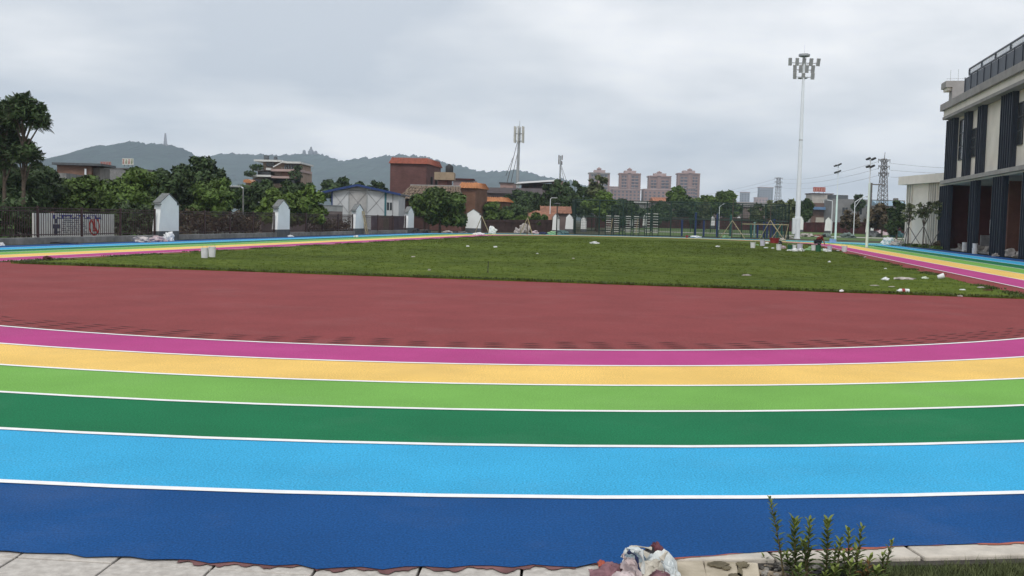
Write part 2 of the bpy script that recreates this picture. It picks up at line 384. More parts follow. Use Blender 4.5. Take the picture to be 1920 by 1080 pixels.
def blades(name, U, S, H, wd, mt, seed=1, nb=5, lean=.5, z0=.03, world=False):
    rg = np.random.default_rng(seed); n = len(U)
    if world: bx, by = U, S
    else: bx = TC.x + NX.x * U + AX.x * S; by = TC.y + NX.y * U + AX.y * S
    bx = np.repeat(bx, nb); by = np.repeat(by, nb); h = np.repeat(H, nb) * (.5 + .8 * rg.random(n * nb)); wd = np.repeat(wd, nb)
    bx = bx + rg.normal(size=n * nb) * wd * 3; by = by + rg.normal(size=n * nb) * wd * 3
    an = rg.random(n * nb) * 6.283; la = rg.random(n * nb) * lean
    dx_, dy_ = np.cos(an), np.sin(an); px_, py_ = -dy_, dx_
    z0 = np.full(n * nb, z0)
    v0 = np.stack([bx - px_ * wd, by - py_ * wd, z0], 1); v1 = np.stack([bx + px_ * wd, by + py_ * wd, z0], 1)
    v2 = np.stack([bx + dx_ * la * h, by + dy_ * la * h, z0 + h], 1)
    V = np.stack([v0, v1, v2], 1).reshape(-1, 3); return mesh_np(name, V, np.arange(len(V)).reshape(-1, 3), mt, kind='stuff')
M_blade = mat('grass_blade', (.082, .118, .018), .9, .2, .8, island=.14, spec=.05, col2=(.108, .142, .024), coarse=(.13, .26))
M_blade2 = leafmat('grass_blade_dark', (.062, .088, .020), .4)
n = 17000; s_ = 58 * rg.random(n) ** 1.8; u_ = -12.0 + 24 * rg.random(n)
tag(blades('grass', u_, s_, .014 + .008 * rg.random(n), .006 + .0008 * s_, M_blade, 4, lean=1.1), 'mown green turf covering the playing field inside the track', 'grass')
n = 2600; s_ = np.concatenate([rg.normal(size=n) * .05 + .02, 58 * rg.random(n), 58 * rg.random(n)]); u_ = np.concatenate([-12 + 24 * rg.random(n), 12.0 + rg.normal(size=n) * .10, -12.25 + rg.normal(size=n) * .16])
# only ragged in places
keep = np.concatenate([rg.random(n) < .5, (np.sin(s_[n:2 * n] * 1.9) + np.sin(s_[n:2 * n] * .7) > .3), (np.sin(s_[2 * n:] * 1.3) > -.3)])
tag(blades('grass_edge', u_[keep], np.abs(s_[keep]), np.full(keep.sum(), .05), np.full(keep.sum(), .014), M_blade2, 6, lean=.9), 'darker ragged fringe of grass along the field edges', 'grass edge')

# --- apron beyond the far right corner and lawn patches
M_teal = mat('teal_court_coating', srgb(112, 190, 186), .8, .08, .6)
ap = [(12.0, 78.0), (14.5, 90), (19, 90), (24, 84), (24, 62), (20.3, 62)]
b = MB(); pts = [(RAD + 7.35) * 1.0 for _ in ()]
arcp = [((RAD + 7.28) * math.sin(R_(t)), SL + (RAD + 7.28) * math.cos(R_(t))) for t in range(-28, 92, 6)]
outp = [((RAD + 7.28) * math.sin(R_(t)) * 1.0 + (4.5 if t > 20 else 2.2) , SL + (RAD + 7.28) * math.cos(R_(t)) + 2.5) for t in range(-28, 92, 6)]
for i in range(len(arcp) - 1):
    b.quad(TF(*arcp[i], -.03), TF(*arcp[i + 1], -.03), TF(*outp[i + 1], -.02), TF(*outp[i], -.02))
b.build('court_apron', M_teal, kind='structure')
M_lawn2 = mat('far_lawn', (.075, .125, .03), .95, .25, .8, .5, 12, coarse=(.2, .25))
def gsheet(name, u0, u1, s0, s1, mt, dz, nu=14, ns=14, kind='structure'):
    b = MB()
    for i in range(nu + 1):
        for j in range(ns + 1):
            p = TF(u0 + (u1 - u0) * i / nu, s0 + (s1 - s0) * j / ns); b.v.append((p.x, p.y, gz(p.x, p.y) + dz))
    b.f = [(i * (ns + 1) + j, (i + 1) * (ns + 1) + j, (i + 1) * (ns + 1) + j + 1, i * (ns + 1) + j + 1) for i in range(nu) for j in range(ns)]; b.m = [0] * len(b.f)
    return b.build(name, mt, kind=kind, sm=True)
gsheet('far_lawn', -6, 75, 93, 140, M_lawn2, .03)
gsheet('path', -6, 75, 104, 107, mat('pale_paving', (.42, .41, .38), .9, .1, 2), .06, ns=3)

# --- hills
def hill(name, prof, Yr, Yf, Yb, seed, mt):
    rd = np.random.default_rng(seed); xs_ = [p[0] for p in prof]; zs = [p[1] for p in prof]
    nC, nR = 620, 47; V = []
    pxs = np.linspace(xs_[0], xs_[-1], nC); py = np.interp(pxs, xs_, zs)
    bumps = np.convolve(rd.normal(size=nC + 8), np.ones(3) / 3, 'same')[:nC]
    for j in range(nR):
        t = j / (nR - 1) * 2 - 1                       # -1 front foot, 0 ridge, 1 back foot
        for i in range(nC):
            top = W(pxs[i], py[i] + 0.0, Yr); 
            Yj = Yr + (Yr - Yf) * t if t < 0 else Yr + (Yb - Yr) * t
            q = (1 - abs(t)) ** 1.15
            x = top.x + (Yj - Yr) * .18 * (1 if t < 0 else .4)
            gul = 0 if abs(t) < .01 else 7 * math.sin(i * .045 + 2.2 * math.sin(j * .11) + seed) * math.sin(min(1, abs(t) * 2.2) * math.pi * .5) * q
            z = max(0, top.z) * q + gul
            z += (rd.random() - .4) * (3.6 if abs(t) < .9 else 0) + (bumps[i] * 2.6 if abs(t) < .06 else 0)
            V.append((x, Yj, z - 3))
    V = np.array(V); I = np.arange(nR - 1)[:, None] * nC + np.arange(nC - 1)[None]; I = I.ravel()
    Q = np.stack([I, I + 1, I + nC + 1, I + nC], 1)
    return mesh_np(name, V, Q, mt, kind='structure')
M_hill = mat('wooded_hillside', (.026, .045, .032), .95, .55, .035, .0, det=10, coarse=(.006, .25))
hill('hills', [(40, 330), (70, 322), (105, 305), (128, 293), (150, 283), (168, 276), (185, 271), (205, 271), (222, 268), (240, 264), (252, 263), (262, 265), (275, 269), (290, 267), (305, 269), (322, 271), (335, 275), (350, 280), (365, 290), (385, 300), (420, 320), (460, 350), (500, 385)], 2250, 1500, 2700, 1, M_hill)
hill('hills', [(330, 330), (370, 300), (400, 290), (430, 286), (450, 287), (480, 288), (520, 290), (545, 288), (570, 286), (600, 286), (612, 290), (625, 295), (640, 300), (655, 299), (670, 296), (700, 294), (720, 290), (745, 288), (770, 289), (800, 293), (825, 299), (845, 306), (865, 310), (890, 317), (915, 320), (940, 320), (955, 317), (968, 315), (980, 318), (1000, 324), (1020, 328), (1045, 333), (1070, 337), (1100, 345), (1140, 356), (1200, 375), (1280, 400)], 2650, 1800, 3150, 2, M_hill)
# haze
hz = MB().b2(-2900, 2900, -60, 3700, -1.5, 330)
M_haze = bpy.data.materials.new('haze_air'); M_haze.use_nodes = True; t = M_haze.node_tree; t.nodes.remove(t.nodes['Principled BSDF'])
pv = t.nodes.new('ShaderNodeVolumePrincipled'); pv.inputs['Density'].default_value = 0.00024; pv.inputs['Color'].default_value = (.70, .84, 1, 1); pv.inputs['Anisotropy'].default_value = .1
t.links.new(pv.outputs[0], t.nodes['Material Output'].inputs['Volume'])
hzo = hz.build('haze', M_haze, kind='stuff')
# ================================================================ LEFT FENCE, PILLARS
FU = -21.1
pick_me = MB().box((0, 0, .62), (.020, .020, 1.14)).mesh('picket', M_iron)
def fence(label, u, s0, s1, ax='s', h=1.5, z0=0.0, step=.147, posts=None, npk=300):
    """railing running along s (or along u) between two stations; local x runs along the fence"""
    if ax == 's': loc = TF(u, s0, z0); rz = math.pi / 2 - PHI; ln = s1 - s0
    else: loc = TF(s0, u, z0); rz = -PHI; ln = s1 - s0
    t = thing('picket_fence', label, 'fence', loc, rz, 'maroon picket fence sections')
    for z in (h - .07, h - .20, .36): MB().box((ln / 2, 0, z), (ln, .035, .035)).build('rail', M_iron, t)
    pl = MB().box((ln / 2, 0, .125), (ln, .36, .25)).build('plinth', M_conc, t, bevel=.01)
    npo = max(2, int(ln / 2.9) + 1)
    for i in range(npo): MB().box((.06 + (ln - .12) * i / (npo - 1), 0, .25 + (h - .25) / 2), (.075, .075, h - .25)).build('post', M_iron, t)
    n = int(ln / step)
    for i in range(n):
        o = bpy.data.objects.new('picket', pick_me); COL.objects.link(o); o.parent = t; o.location = (.12 + i * step, 0, .25 + (h - 1.5)); 
    return t
def pillar(label, loc, rz, wd=1.9, th=.34, h=2.27):
    """white gate-like pier with a pitched slate cap; broad faces look along local y, gable seen from there"""
    t = thing('gabled_pillar', label, 'pillar', loc, rz, 'white gabled pillars of the boundary fence')
    hw = wd / 2
    MB().box((0, 0, .22), (wd + .03, th + .03, .44)).build('base', M_dkbase, t)
    eave = h - .56; sh = hw * .80
    MB().prism([(-hw, .44), (hw, .44), (hw, eave), (sh, eave), (sh, eave + .13), (0, h - .04), (-sh, eave + .13), (-sh, eave)], -th / 2, th / 2).build('shaft', M_pil, t)
    for sg in (-1, 1):
        b = MB(); a = (sg * (sh + .10), eave + .09); c = (0, h - .03)
        b.prism([a, c, (c[0], c[1] + .045), (a[0], a[1] + .045)] if sg > 0 else [a, (a[0], a[1] + .045), (c[0], c[1] + .045), c], -th / 2 - .03, th / 2 + .03).build('cap_slope', M_slate, t)
        MB().box((sg * (sh + hw) / 2 + sg * .02, 0, eave + .02), (hw - sh + .04, th + .06, .04)).build('shoulder_cap', M_slate, t)
    return t
rzs = math.pi / 2 - PHI
pil_s = [s_at(311, FU), s_at(527, FU), s_at(670, FU), s_at(767, FU)]
dsc = ['nearest and largest white pillar, beside the sandbags on the left', 'white pillar between the thicket and the mauve wall, second from the left', 'white pillar in front of the white panel shed, ladder leaning beside it', 'white pillar beside the round green tree, right of the shed']
for s_, d in zip(pil_s, dsc): pillar(d, TF(FU, s_), rzs)
ed = [-4.0] + pil_s
fd = ['picket fence on a concrete plinth in front of the white notice board', 'picket fence with dry creepers behind it, between the two largest white pillars', 'picket fence backed by a mauve wall, left of the shed', 'picket fence below the shed window, behind the leaning ladder']
for i in range(4):
    a = ed[i] + (.98 if i else 0); fence(fd[i], FU, a, ed[i + 1] - .98)
fence('dark picket fence section behind the round green tree by the corner', FU, pil_s[3] + .98, pil_s[3] + 6.5)
# corner pillar and the far fence
p5 = G(887, 436.5); pillar('broad white pillar at the left far corner beside the bamboo stakes', (p5.x, p5.y, 0), R_(-3), wd=1.45)
M_brownfence = mat('brown_boarding', (.05, .03, .028), .8, .3, 2)
def farpillar(label, px, top, bot, Y, wd=1.3, rz=0.0):
    z1 = W(px, top, Y).z; p = W(px, bot, Y); pillar(label, (p.x, Y, p.z - .35), rz, wd=wd, h=z1 - p.z + .38)
for (px, top, bot, Y, lb, wd, rz) in [(1042, 401, 433, 116, 'narrow white pillar directly behind the dark post lamp', .75, -.5), (1067, 401, 431, 118, 'white pillar partly hidden by the near corner of the green sports cage', .9, -.1),
        (1094, 405, 431, 122, 'white pillar seen through the mesh at the left end of the sports cage', .6, -.3),
        (1184, 404, 425, 150, 'white pillar behind the middle climbing frame', .5, -.2), (1209, 402, 424, 152, 'white pillar behind the gap between climbing frames', .6, -.2),
        (1336, 405, 424, 170, 'white pillar seen through the cage, left one of the two beside the staked tree', .8, -.35), (1385, 405, 427, 165, 'white pillar just right of the staked tree inside the cage view', .85, -.35), (1440, 406, 424, 160, 'white pillar above the bamboo trestle left of the floodlight mast', .6, -.5),
        (1501, 405, 432, 150, 'white pillar half hidden behind the foot of the tall floodlight mast', .7, -.35), (1553, 407, 434, 142, 'white pillar just left of the nearer slim white lamp pole base, by the red wall', .95, -.6), (1630, 406, 437, 135, 'white pillar behind the slim pale lamp pole nearest the school', .95, -.6)]:
    farpillar(lb, px, top, bot, Y, wd, rz)
# boundary fences at the far side: long dark boarding runs
def board_fence(label, px0, px1, y0t, y0b, y1t, y1b, Y0, Y1, mt, nb=24, name='board_fence'):
    a = W(px0, y0b, Y0); b_ = W(px1, y1b, Y1); ha = W(px0, y0t, Y0).z - a.z; hb = W(px1, y1t, Y1).z - b_.z
    d = Vector((b_.x - a.x, b_.y - a.y, 0)); ln = d.length; rz = math.atan2(d.y, d.x)
    t = thing(name, label, 'fence', (a.x, a.y, a.z), rz)
    for i in range(nb):
        q = (i + .5) / nb; h = ha + (hb - ha) * q
        MB().box((ln * q, .02 * (i % 2), h / 2 + (b_.z - a.z) * q - .3), (ln / nb * .96, .05, h + .6)).build('board', mt, t)
    MB().box((ln / 2, -.05, min(ha, hb) * .9), (ln, .06, .08)).build('rail', mt, t)
    return t
M_redwall = mat('dark_red_boarding', (.075, .022, .024), .8, .3, 1.5, coarse=(.5, .25))
board_fence('dark brown board fence behind the shrubs, left of the post lamp', 900, 1036, 412, 438, 412, 436, 112, 117, M_brownfence)
board_fence('maroon board fence seen through the sports cage and climbing frames', 1095, 1300, 408, 428, 407, 424, 140, 175, M_redwall, 34)
board_fence('long maroon board fence behind the lawn left of the mast', 1300, 1500, 408, 424, 410, 430, 175, 152, M_redwall, 34)
board_fence('maroon board fence right of the mast, behind the fallen junk', 1506, 1700, 417, 434, 416, 440, 152, 134, M_redwall, 34)

# --- things behind the left fence
def at_u(px, u, z=0.0): return TF(u, s_at(px, u), z)
# notice board
M_board = mat('board_white', (.62, .62, .60), .7, .06, 3); M_bblue = mat('banner_blue', (.02, .03, .20), .6, .1, 4); M_bred = mat('print_red', (.45, .03, .03), .6, .1, 4); M_ink = mat('print_ink', (.05, .06, .10), .7, .1, 4)
u0 = FU - 1.0; sa, sb = s_at(62, u0), s_at(213, u0); ln = sb - sa
t = thing('notice_board', 'long white notice board with blue banner and red prohibition ring behind the fence', 'notice board', TF(u0, sa), rzs)
MB().box((ln / 2, 0, .70), (ln, .08, 1.02)).build('panel', M_board, t)
q = lambda px: s_at(px, u0) - sa
MB().box(((q(98) + q(190)) / 2, -.048, 1.07), (q(190) - q(98), .012, .17)).build('banner', M_bblue, t)
rd = random.Random(4); b = MB(); x = q(101)
while x < q(187):
    for k in range(5): b.box((x + rd.uniform(0, .2), -.057, 1.07 + rd.uniform(-.05, .05)), (rd.choice((.17, .03)), .004, rd.choice((.02, .09))))
    x += .30
b.build('banner_lettering', M_board, t)
b = MB()
for r in range(7):
    x = q(118)
    while x < q(160): wl = rd.uniform(.08, .3); b.box((x, -.044, .92 - r * .085), (wl, .006, .028)); x += wl + rd.uniform(.05, .12)
b.build('notice_lettering', M_ink, t)
def ring(cx, cz, r, wd, y, mt, nm, sx=1.0):
    b = MB()
    for i in range(28):
        a0, a1 = 2 * math.pi * i / 28, 2 * math.pi * (i + 1) / 28
        f = lambda rr, a: (cx + sx * rr * math.cos(a), y, cz + rr * math.sin(a))
        b.quad(f(r, a0), f(r, a1), f(r - wd, a1), f(r - wd, a0))
    b.box((cx, y, cz), (wd, .004, 2 * r - wd), 0, Matrix.Rotation(R_(-40), 3, 'Y')); return b.build(nm, mt, t)
ring(q(175), .66, .42, .08, -.05, M_bred, 'prohibition_ring', 1.0)
b = MB(); b.box((q(175), -.052, .70), (.16, .004, .34)); b.box((q(175), -.052, .93), (.12, .004, .12)); b.box((q(177), -.052, .47), (.32, .004, .08)); b.build('prohibition_figure', M_bred, t)
b = MB(); b.box((q(103), -.052, .90), (.22, .004, .22)); b.box((q(104), -.052, .66), (.5, .004, .18)); b.box((q(102), -.052, .44), (.2, .004, .3)); b.box((q(105), -.052, .42), (.45, .004, .06)); b.build('printed_figure', M_ink, t)
# mauve yard wall and its pale coping
M_mauve = mat('mauve_plaster', (.21, .165, .16), .9, .12, 1.2, coarse=(.5, .15))
u1 = FU - 4.2; sa, sb = s_at(488, u1), s_at(640, u1)
t = thing('yard_wall', 'mauve plastered yard wall with a pale metal coping left of the shed', 'wall', TF(u1, sa), rzs)
MB().box(((sb - sa) / 2, 0, .85), (sb - sa, .2, 1.7)).build('panel', M_mauve, t)
s_c = s_at(548, u1); MB().box(((s_c + sb) / 2 - sa, 0, 1.92), (sb - s_c, .24, .42)).build('coping', mat('pale_sheet', (.42, .43, .42), .6, .15, 2), t)
MB().box(((sb - sa) / 2, 0, 2.16), (sb - sa, .34, .06)).build('capping', M_metal, t)
u1 = FU - 1.6; sa, sb = s_at(697, u1), s_at(757, u1)
t = thing('yard_wall', 'low wall with faded colourful panels below the shed', 'wall', TF(u1, sa), rzs)
for i, c in enumerate([(.13, .10, .13), (.19, .12, .11), (.15, .13, .10), (.14, .085, .085), (.10, .09, .13), (.13, .11, .14)]):
    L_ = (sb - sa) / 6; MB().box((L_ * (i + .5), 0, .7), (L_ * .98, .1, 1.4)).build('panel', mat('faded_panel_%d' % i, c, .8, .25, 1), t)
# thicket of dry creepers behind the second section
def bushline(name, label, cat, px0, px1, u, hh, n, mt, leaf=.10, seed=1, rr=.7, nl=None, z0=0.0, kind=None, grp=None):
    rd = random.Random(seed); a = s_at(px0, u); b_ = s_at(px1, u); c = TF(u, (a + b_) / 2)
    t = thing(name, label, cat, c, -PHI, grp); cl = []
    for i in range(n):
        s_ = a + (b_ - a) * (i + .5) / n - (a + b_) / 2
        for k in range(3): cl.append((rd.uniform(-.5, .4), s_ + rd.uniform(-.4, .4), z0 + hh * rd.uniform(.15, .82), rr * rd.uniform(.5, 1), .9))
    V, Q = leafcloud(cl, nl or n * 260, leaf, seed, shell=.2); mesh_np('foliage', V, Q, mt, t)
    b = MB()
    for i in range(n):
        s_ = a + (b_ - a) * (i + .5) / n - (a + b_) / 2; b.tube((0, s_, 0), (rd.uniform(-.2, .2), s_ + rd.uniform(-.4, .4), hh * .7), .03, .01, 5)
    b.build('stem', M_trunk, t); return t
bushline('thicket', 'reddish dry creepers and shrubs behind the fence between the two largest pillars', 'shrubs', 338, 482, FU - 1.3, 1.55, 12, M_leafdry, .10, 3)
bushline('thicket', 'dark undergrowth behind the fence right of the notice board', 'shrubs', 216, 330, FU - 2.2, 1.8, 9, M_leafd, .12, 5)
bushline('thicket', 'dark undergrowth behind the fence left of the notice board', 'shrubs', -60, 60, FU - 2.2, 1.8, 9, M_leafd, .12, 6)
bushline('thicket', 'twiggy grey shrubs growing against the mauve wall', 'shrubs', 585, 650, FU - 1.2, 1.0, 6, M_leafdry, .10, 7)

# ---- trees, left to right
def T(*a, **k): return tree(*a, **k)
T('dark broad tree at the left edge of the photo below the feathery crowns', 20, 56, 300, 190, low=.05, m=M_leafd, nl=6500, n=40, seed=31)
T('dark green tree behind the feathery trees beside the brick hut', 78, 64, 296, 90, low=.1, m=M_leafd, nl=4200, n=30, seed=33)
T('bushy green tree in front of the brick hut, above the notice board', 165, 58, 330, 130, low=.12, m=M_leaf, nl=5200, n=34, seed=34)
T('mid green tree above the right half of the notice board', 245, 57, 307, 125, low=.1, m=M_leaf, nl=6000, n=38, seed=35)
T('tall dark tree with the highest crown of the left grove', 378, 72, 286, 130, low=.12, m=M_leafd, nl=6500, n=42, seed=36)
T('dark tree right behind the nearest white pillar', 320, 62, 300, 110, low=.1, m=M_leafd, nl=5200, n=34, seed=37)
T('fresh green tree leaning over the creeper thicket', 405, 60, 330, 100, low=.1, m=M_leaf, nl=4500, n=32, seed=38)
T('dark green tree below the terraced villa, left side', 490, 78, 334, 100, low=.1, m=M_leafd, nl=4200, n=32, seed=39)
T('dark green tree below the terraced villa, right side', 555, 82, 326, 90, low=.1, m=M_leafd, nl=4200, n=30, seed=40)
T('light green bush like tree left of the shed, behind the pale coping', 575, 72, 350, 90, low=.05, m=M_leafl, nl=4200, n=28, seed=41)
T('light green tree above the second pillar', 518, 69, 352, 80, low=.05, m=M_leafl, nl=3800, n=26, seed=42)
T('dark low tree behind the ridge of the shed', 645, 135, 332, 90, low=.3, m=M_leafd, nl=2500, n=24, seed=43)
T('small dark tree behind the right roof slope of the shed', 708, 138, 338, 44, low=.4, m=M_leafd, nl=1400, n=16, seed=44)
T('round green tree covering the right half of the tiled house', 826, 97, 352, 112, low=.10, m=M_leaf, nl=7000, n=46, seed=45, cr=.24)
T('yellowish green side branch crown left of the corner pillar', 797, 99, 366, 60, low=.35, m=M_leafl, nl=2600, n=22, seed=46)
T('green shrub like tree right of the corner pillar', 925, 122, 380, 80, low=.02, m=M_leaf, nl=3000, n=26, seed=47)
T('dark green shrub like tree below the long orange roof', 972, 125, 382, 80, low=.02, m=M_leafd, nl=3000, n=26, seed=48)
T('dark blue green tree in front of the long mauve building', 985, 145, 355, 110, low=.15, m=M_leafd, nl=3600, n=30, seed=49)
T('olive shrub hanging over the brown board fence', 1005, 118, 400, 90, low=.0, m=M_leaf, nl=2400, n=24, seed=50)
# tall dark casuarina like tree with a jagged top
for i, (px, tp, wd) in enumerate([(1018, 352, 40), (1045, 334, 62), (1076, 338, 60), (1098, 348, 44)]):
    T(['dark feathery tree, lowest and leftmost of the jagged clump by the white sloping roof', 'dark feathery tree below the small antenna tower, highest of the jagged clump', 'dark feathery tree in the middle of the jagged clump left of the cage', 'dark feathery tree at the right end of the jagged clump, behind the cage corner'][i], px, 135 + i * 3, tp, wd, low=.1, m=M_leafd, nl=2600, n=26, seed=60 + i, cr=.2)
T('tall thin tree with sparse airy crown in front of the first pink tower', 1121, 128, 322, 40, low=.45, m=M_leafp, nl=420, n=16, seed=66, cr=.25, shell=.1)
T('layered light green tree at the left end of the sports cage', 1122, 124, 349, 62, low=.15, m=M_leafl, nl=1700, n=24, seed=67, cr=.22)
T('dark tree seen through the cage left of the climbing frames', 1165, 150, 372, 80, low=.02, m=M_leafd, nl=2200, n=22, seed=68)
T('dark tree behind the cage between the second and third pink tower', 1215, 160, 380, 90, low=.02, m=M_leafd, nl=2200, n=22, seed=69)
T('round green tree crown standing against the fourth pink tower', 1269, 180, 350, 42, low=.5, m=M_leaf, nl=1500, n=18, seed=70)
T('green tree right of the fourth pink tower, lower of the pair', 1322, 185, 362, 60, low=.15, m=M_leaf, nl=2400, n=22, seed=71)
T('wide bright green tree, highest right of the pink towers', 1358, 188, 355, 66, low=.2, m=M_leaf, nl=3000, n=26, seed=72)
T('dark green tree between the two brighter crowns and the grey hall', 1290, 175, 372, 70, low=.05, m=M_leafd, nl=2200, n=22, seed=73)
T('dark green tree behind the cage right of the light shrub', 1240, 172, 380, 60, low=.05, m=M_leafd, nl=1800, n=20, seed=77)
T('pale willow like young tree behind the cage, by the curved lamp', 1324, 150, 376, 22, low=.3, m=M_leafp, nl=600, n=12, seed=74, shell=.2)
T('thin twiggy tree left of the floodlight mast', 1452, 135, 368, 50, low=.3, m=M_leafp, nl=800, n=16, seed=75, shell=.1)
T('olive young tree just left of the floodlight mast', 1475, 130, 366, 44, low=.3, m=M_leafp, nl=1000, n=16, seed=76, shell=.1)
T('pale green young tree in the middle of the cage view', 1420, 132, 382, 34, low=.25, m=M_leafp, nl=700, n=14, seed=78, shell=.1)
T('dark tree right behind the upper part of the mast foot', 1512, 160, 374, 40, low=.2, m=M_leafd, nl=1500, n=18, seed=79)
T('dark tree left of the white school annex', 1684, 105, 378, 44, low=.12, m=M_leafd, nl=2600, n=22, seed=80)
T('bare brownish shrub growing at the foot of the lattice pylon', 1656, 128, 382, 70, low=.05, m=M_leafdry, nl=1500, n=20, seed=81, shell=.1)
T('bare brownish shrub in front of the grey building', 1595, 140, 392, 40, low=.1, m=M_leafdry, nl=700, n=14, seed=82, shell=.1)
T('small round tree behind the grey building roof', 1610, 190, 366, 26, low=.5, m=M_leafd, nl=700, n=12, seed=83)

# feathery compound-leaf trees at the left edge
def feather_tree(label, px, Y, top, hubs, seed, trunk_px=None):
    rd = random.Random(seed); p = W(px, top, Y); t = thing('feathery_tree', label, 'tree', (p.x, Y, 0), 0, 'feathery leaved trees at the left edge'); h = p.z
    V = []; tb = MB(); hb = []
    tb.tube((0, 0, 0), (.05, 0, h * .72), .11, .07, 8)
    for (hx, hy, sc) in hubs:
        c = W(hx, hy, Y) - Vector((p.x, Y, 0)); c.y += rd.uniform(-.6, .6); hb.append((c, sc))
        z0 = min(h * .72, max(h * .3, c.z - 1.4)); tb.tube((.05, 0, z0), tuple(c), .05, .025, 6)
    for c, sc in hb:
        for k in range(24):
            az = rd.uniform(0, 6.283); el = rd.uniform(-.7, 1.2); d = Vector((math.cos(az) * math.cos(el), math.sin(az) * math.cos(el), math.sin(el))); ln = sc * rd.uniform(.4, .8)
            side = d.cross(Vector((0, 0, 1))).normalized(); pr = c
            for j in range(1, 17):
                f = j / 16; q = c + d * ln * f + Vector((0, 0, -.18 * ln * f * f)); tb.tube(pr, q, .012, .009, 3, False) if j % 5 == 0 else None
                if j % 5 == 0: pr = q
                if j < 3: continue
                wd = ln * .30 * math.sin(math.pi * min(1, .2 + f * .8)) + .03
                for sg in (-1, 1):
                    e_ = q + side * sg * wd + d * wd * .35 + Vector((0, 0, -wd * .35)); ww = d * (.021 * sc)
                    V += [q - ww, q + ww, e_ + ww * .5, e_ - ww * .5]
    Vc, Qc = leafcloud([(c.x, c.y, c.z, sc * .52, .8) for c, sc in hb], 2600, .13, seed, asp=.28, shell=.25); mesh_np('leaf_clusters', Vc, Qc, M_leafd, t)
    V = np.array([tuple(v) for v in V]); mesh_np('fronds', V, np.arange(len(V)).reshape(-1, 4), M_leafd, t); tb.build('trunk', M_trunk, t, sm=True); return t
feather_tree('slender feathery leaved tree with a bare pale stem, standing clear against the sky', 42, 50, 178, [(46, 194, 1.1), (60, 200, 1.0), (72, 214, 1.1), (76, 228, .9), (58, 222, 1.1), (34, 204, 1.0), (50, 210, 1.0), (48, 278, .9), (60, 284, .9), (40, 290, 1.0), (52, 292, .9), (28, 225, .9)], 3)
feather_tree('denser feathery leaved tree cut by the left edge of the photo', 6, 52, 188, [(2, 205, 1.2), (18, 210, 1.2), (-25, 200, 1.3), (10, 240, 1.2), (-10, 235, 1.2), (5, 275, 1.2), (20, 262, 1.0), (22, 225, 1.0), (8, 300, 1.2), (30, 290, .9), (-30, 270, 1.2), (24, 196, .9)], 8)
T('dense dark tree behind the feathery crown at the left edge', 2, 60, 190, 100, low=.2, m=M_leafd, nl=5200, n=34, seed=32)
# ================================================================ BUILDINGS BEHIND THE FENCE
def front(px0, px1, ytop, Y, ybase=None):
    a = W(px0, ytop, Y); b_ = W(px1, ytop, Y); return a.x, b_.x, (a.z + b_.z) / 2
def H(px, py, Y): return W(px, py, Y).z
M_brickold = brickmat('old_red_brick', (.20, .105, .075), (.14, .075, .055), (.16, .13, .11), bw=.26, bh=.085)
M_brickmv = brickmat('mauve_brown_tile', (.150, .075, .070), (.128, .064, .060), (.10, .055, .052), bw=.30, bh=.10, msize=.008)
M_brickbr = brickmat('brown_wall_tile', (.20, .11, .075), (.17, .092, .064), (.13, .08, .06), bw=.30, bh=.10, msize=.008)
M_orange = mat('orange_glazed_tile', (.42, .18, .075), .5, .15, 3, coarse=(.7, .1)); M_redtile = mat('red_glazed_tile', (.27, .075, .045), .5, .2, 3)
M_win = M_glass
def windows(t, rects, y, frame=None, name='window'):
    for (x0, x1, z0, z1) in rects:
        wv = MB().b2(x0, x1, y - .03, y + .10, z0, z1).build(name, M_glass, t)
        if frame:
            b = MB(); w_ = .07
            b.b2(x0 - w_, x1 + w_, y - .06, y, z1, z1 + w_); b.b2(x0 - w_, x1 + w_, y - .08, y, z0 - w_, z0); b.b2(x0 - w_, x0, y - .06, y, z0, z1); b.b2(x1, x1 + w_, y - .06, y, z0, z1); b.b2((x0 + x1) / 2 - .03, (x0 + x1) / 2 + .03, y - .06, y - .035, z0, z1)
            b.build('frame', frame, wv)
# brick hut
Y = 78; x0, x1, zt = front(108, 178, 307, Y); zb = H(140, 334, Y); xm = W(168, 307, Y).x
t = thing('brick_hut', 'small raw brick rooftop hut with a flat dark roof behind the left trees', 'building', ((x0 + x1) / 2, Y, 0), 0.1)
hw = (x1 - x0) / 2
MB().b2(-hw, hw - .3, 0, 3.2, 0, zt - .12).build('wall', M_brickold, t)
MB().b2(-hw - .25, hw + .5, -.35, 3.6, zt - .12, zt + .05).build('roof', M_dkbase, t)
MB().b2(hw * .45, hw * .45 + .12, -.12, -.01, zb + .2, zt - .35).build('downpipe', M_wpaint, t)
MB().b2(hw - .29, hw + .2, .5, 3.0, 0, zt - .25).build('side_wall', mat('grey_block', (.19, .18, .17), .9, .2, 2), t)
Y = 74; x0, x1, zt = front(58, 118, 336, Y)
t = thing('brick_house', 'lower raw brick house with banded eaves between the dark trees and the hut', 'building', ((x0 + x1) / 2, Y, 0), .12)
hw = (x1 - x0) / 2; MB().b2(-hw, hw, 0, 5, 0, zt - .7).build('wall', M_brickold, t)
for i in range(4): MB().b2(-hw - .06 * i, hw + .06 * i, -.06 * i - .05, 5, zt - .7 + .16 * i, zt - .62 + .16 * i).build('eave_course', [M_brickold, M_dkbase][i % 2], t)
MB().b2(-hw - .3, hw + .3, -.4, 5.2, zt - .10, zt + .45).build('roof', M_conc, t)
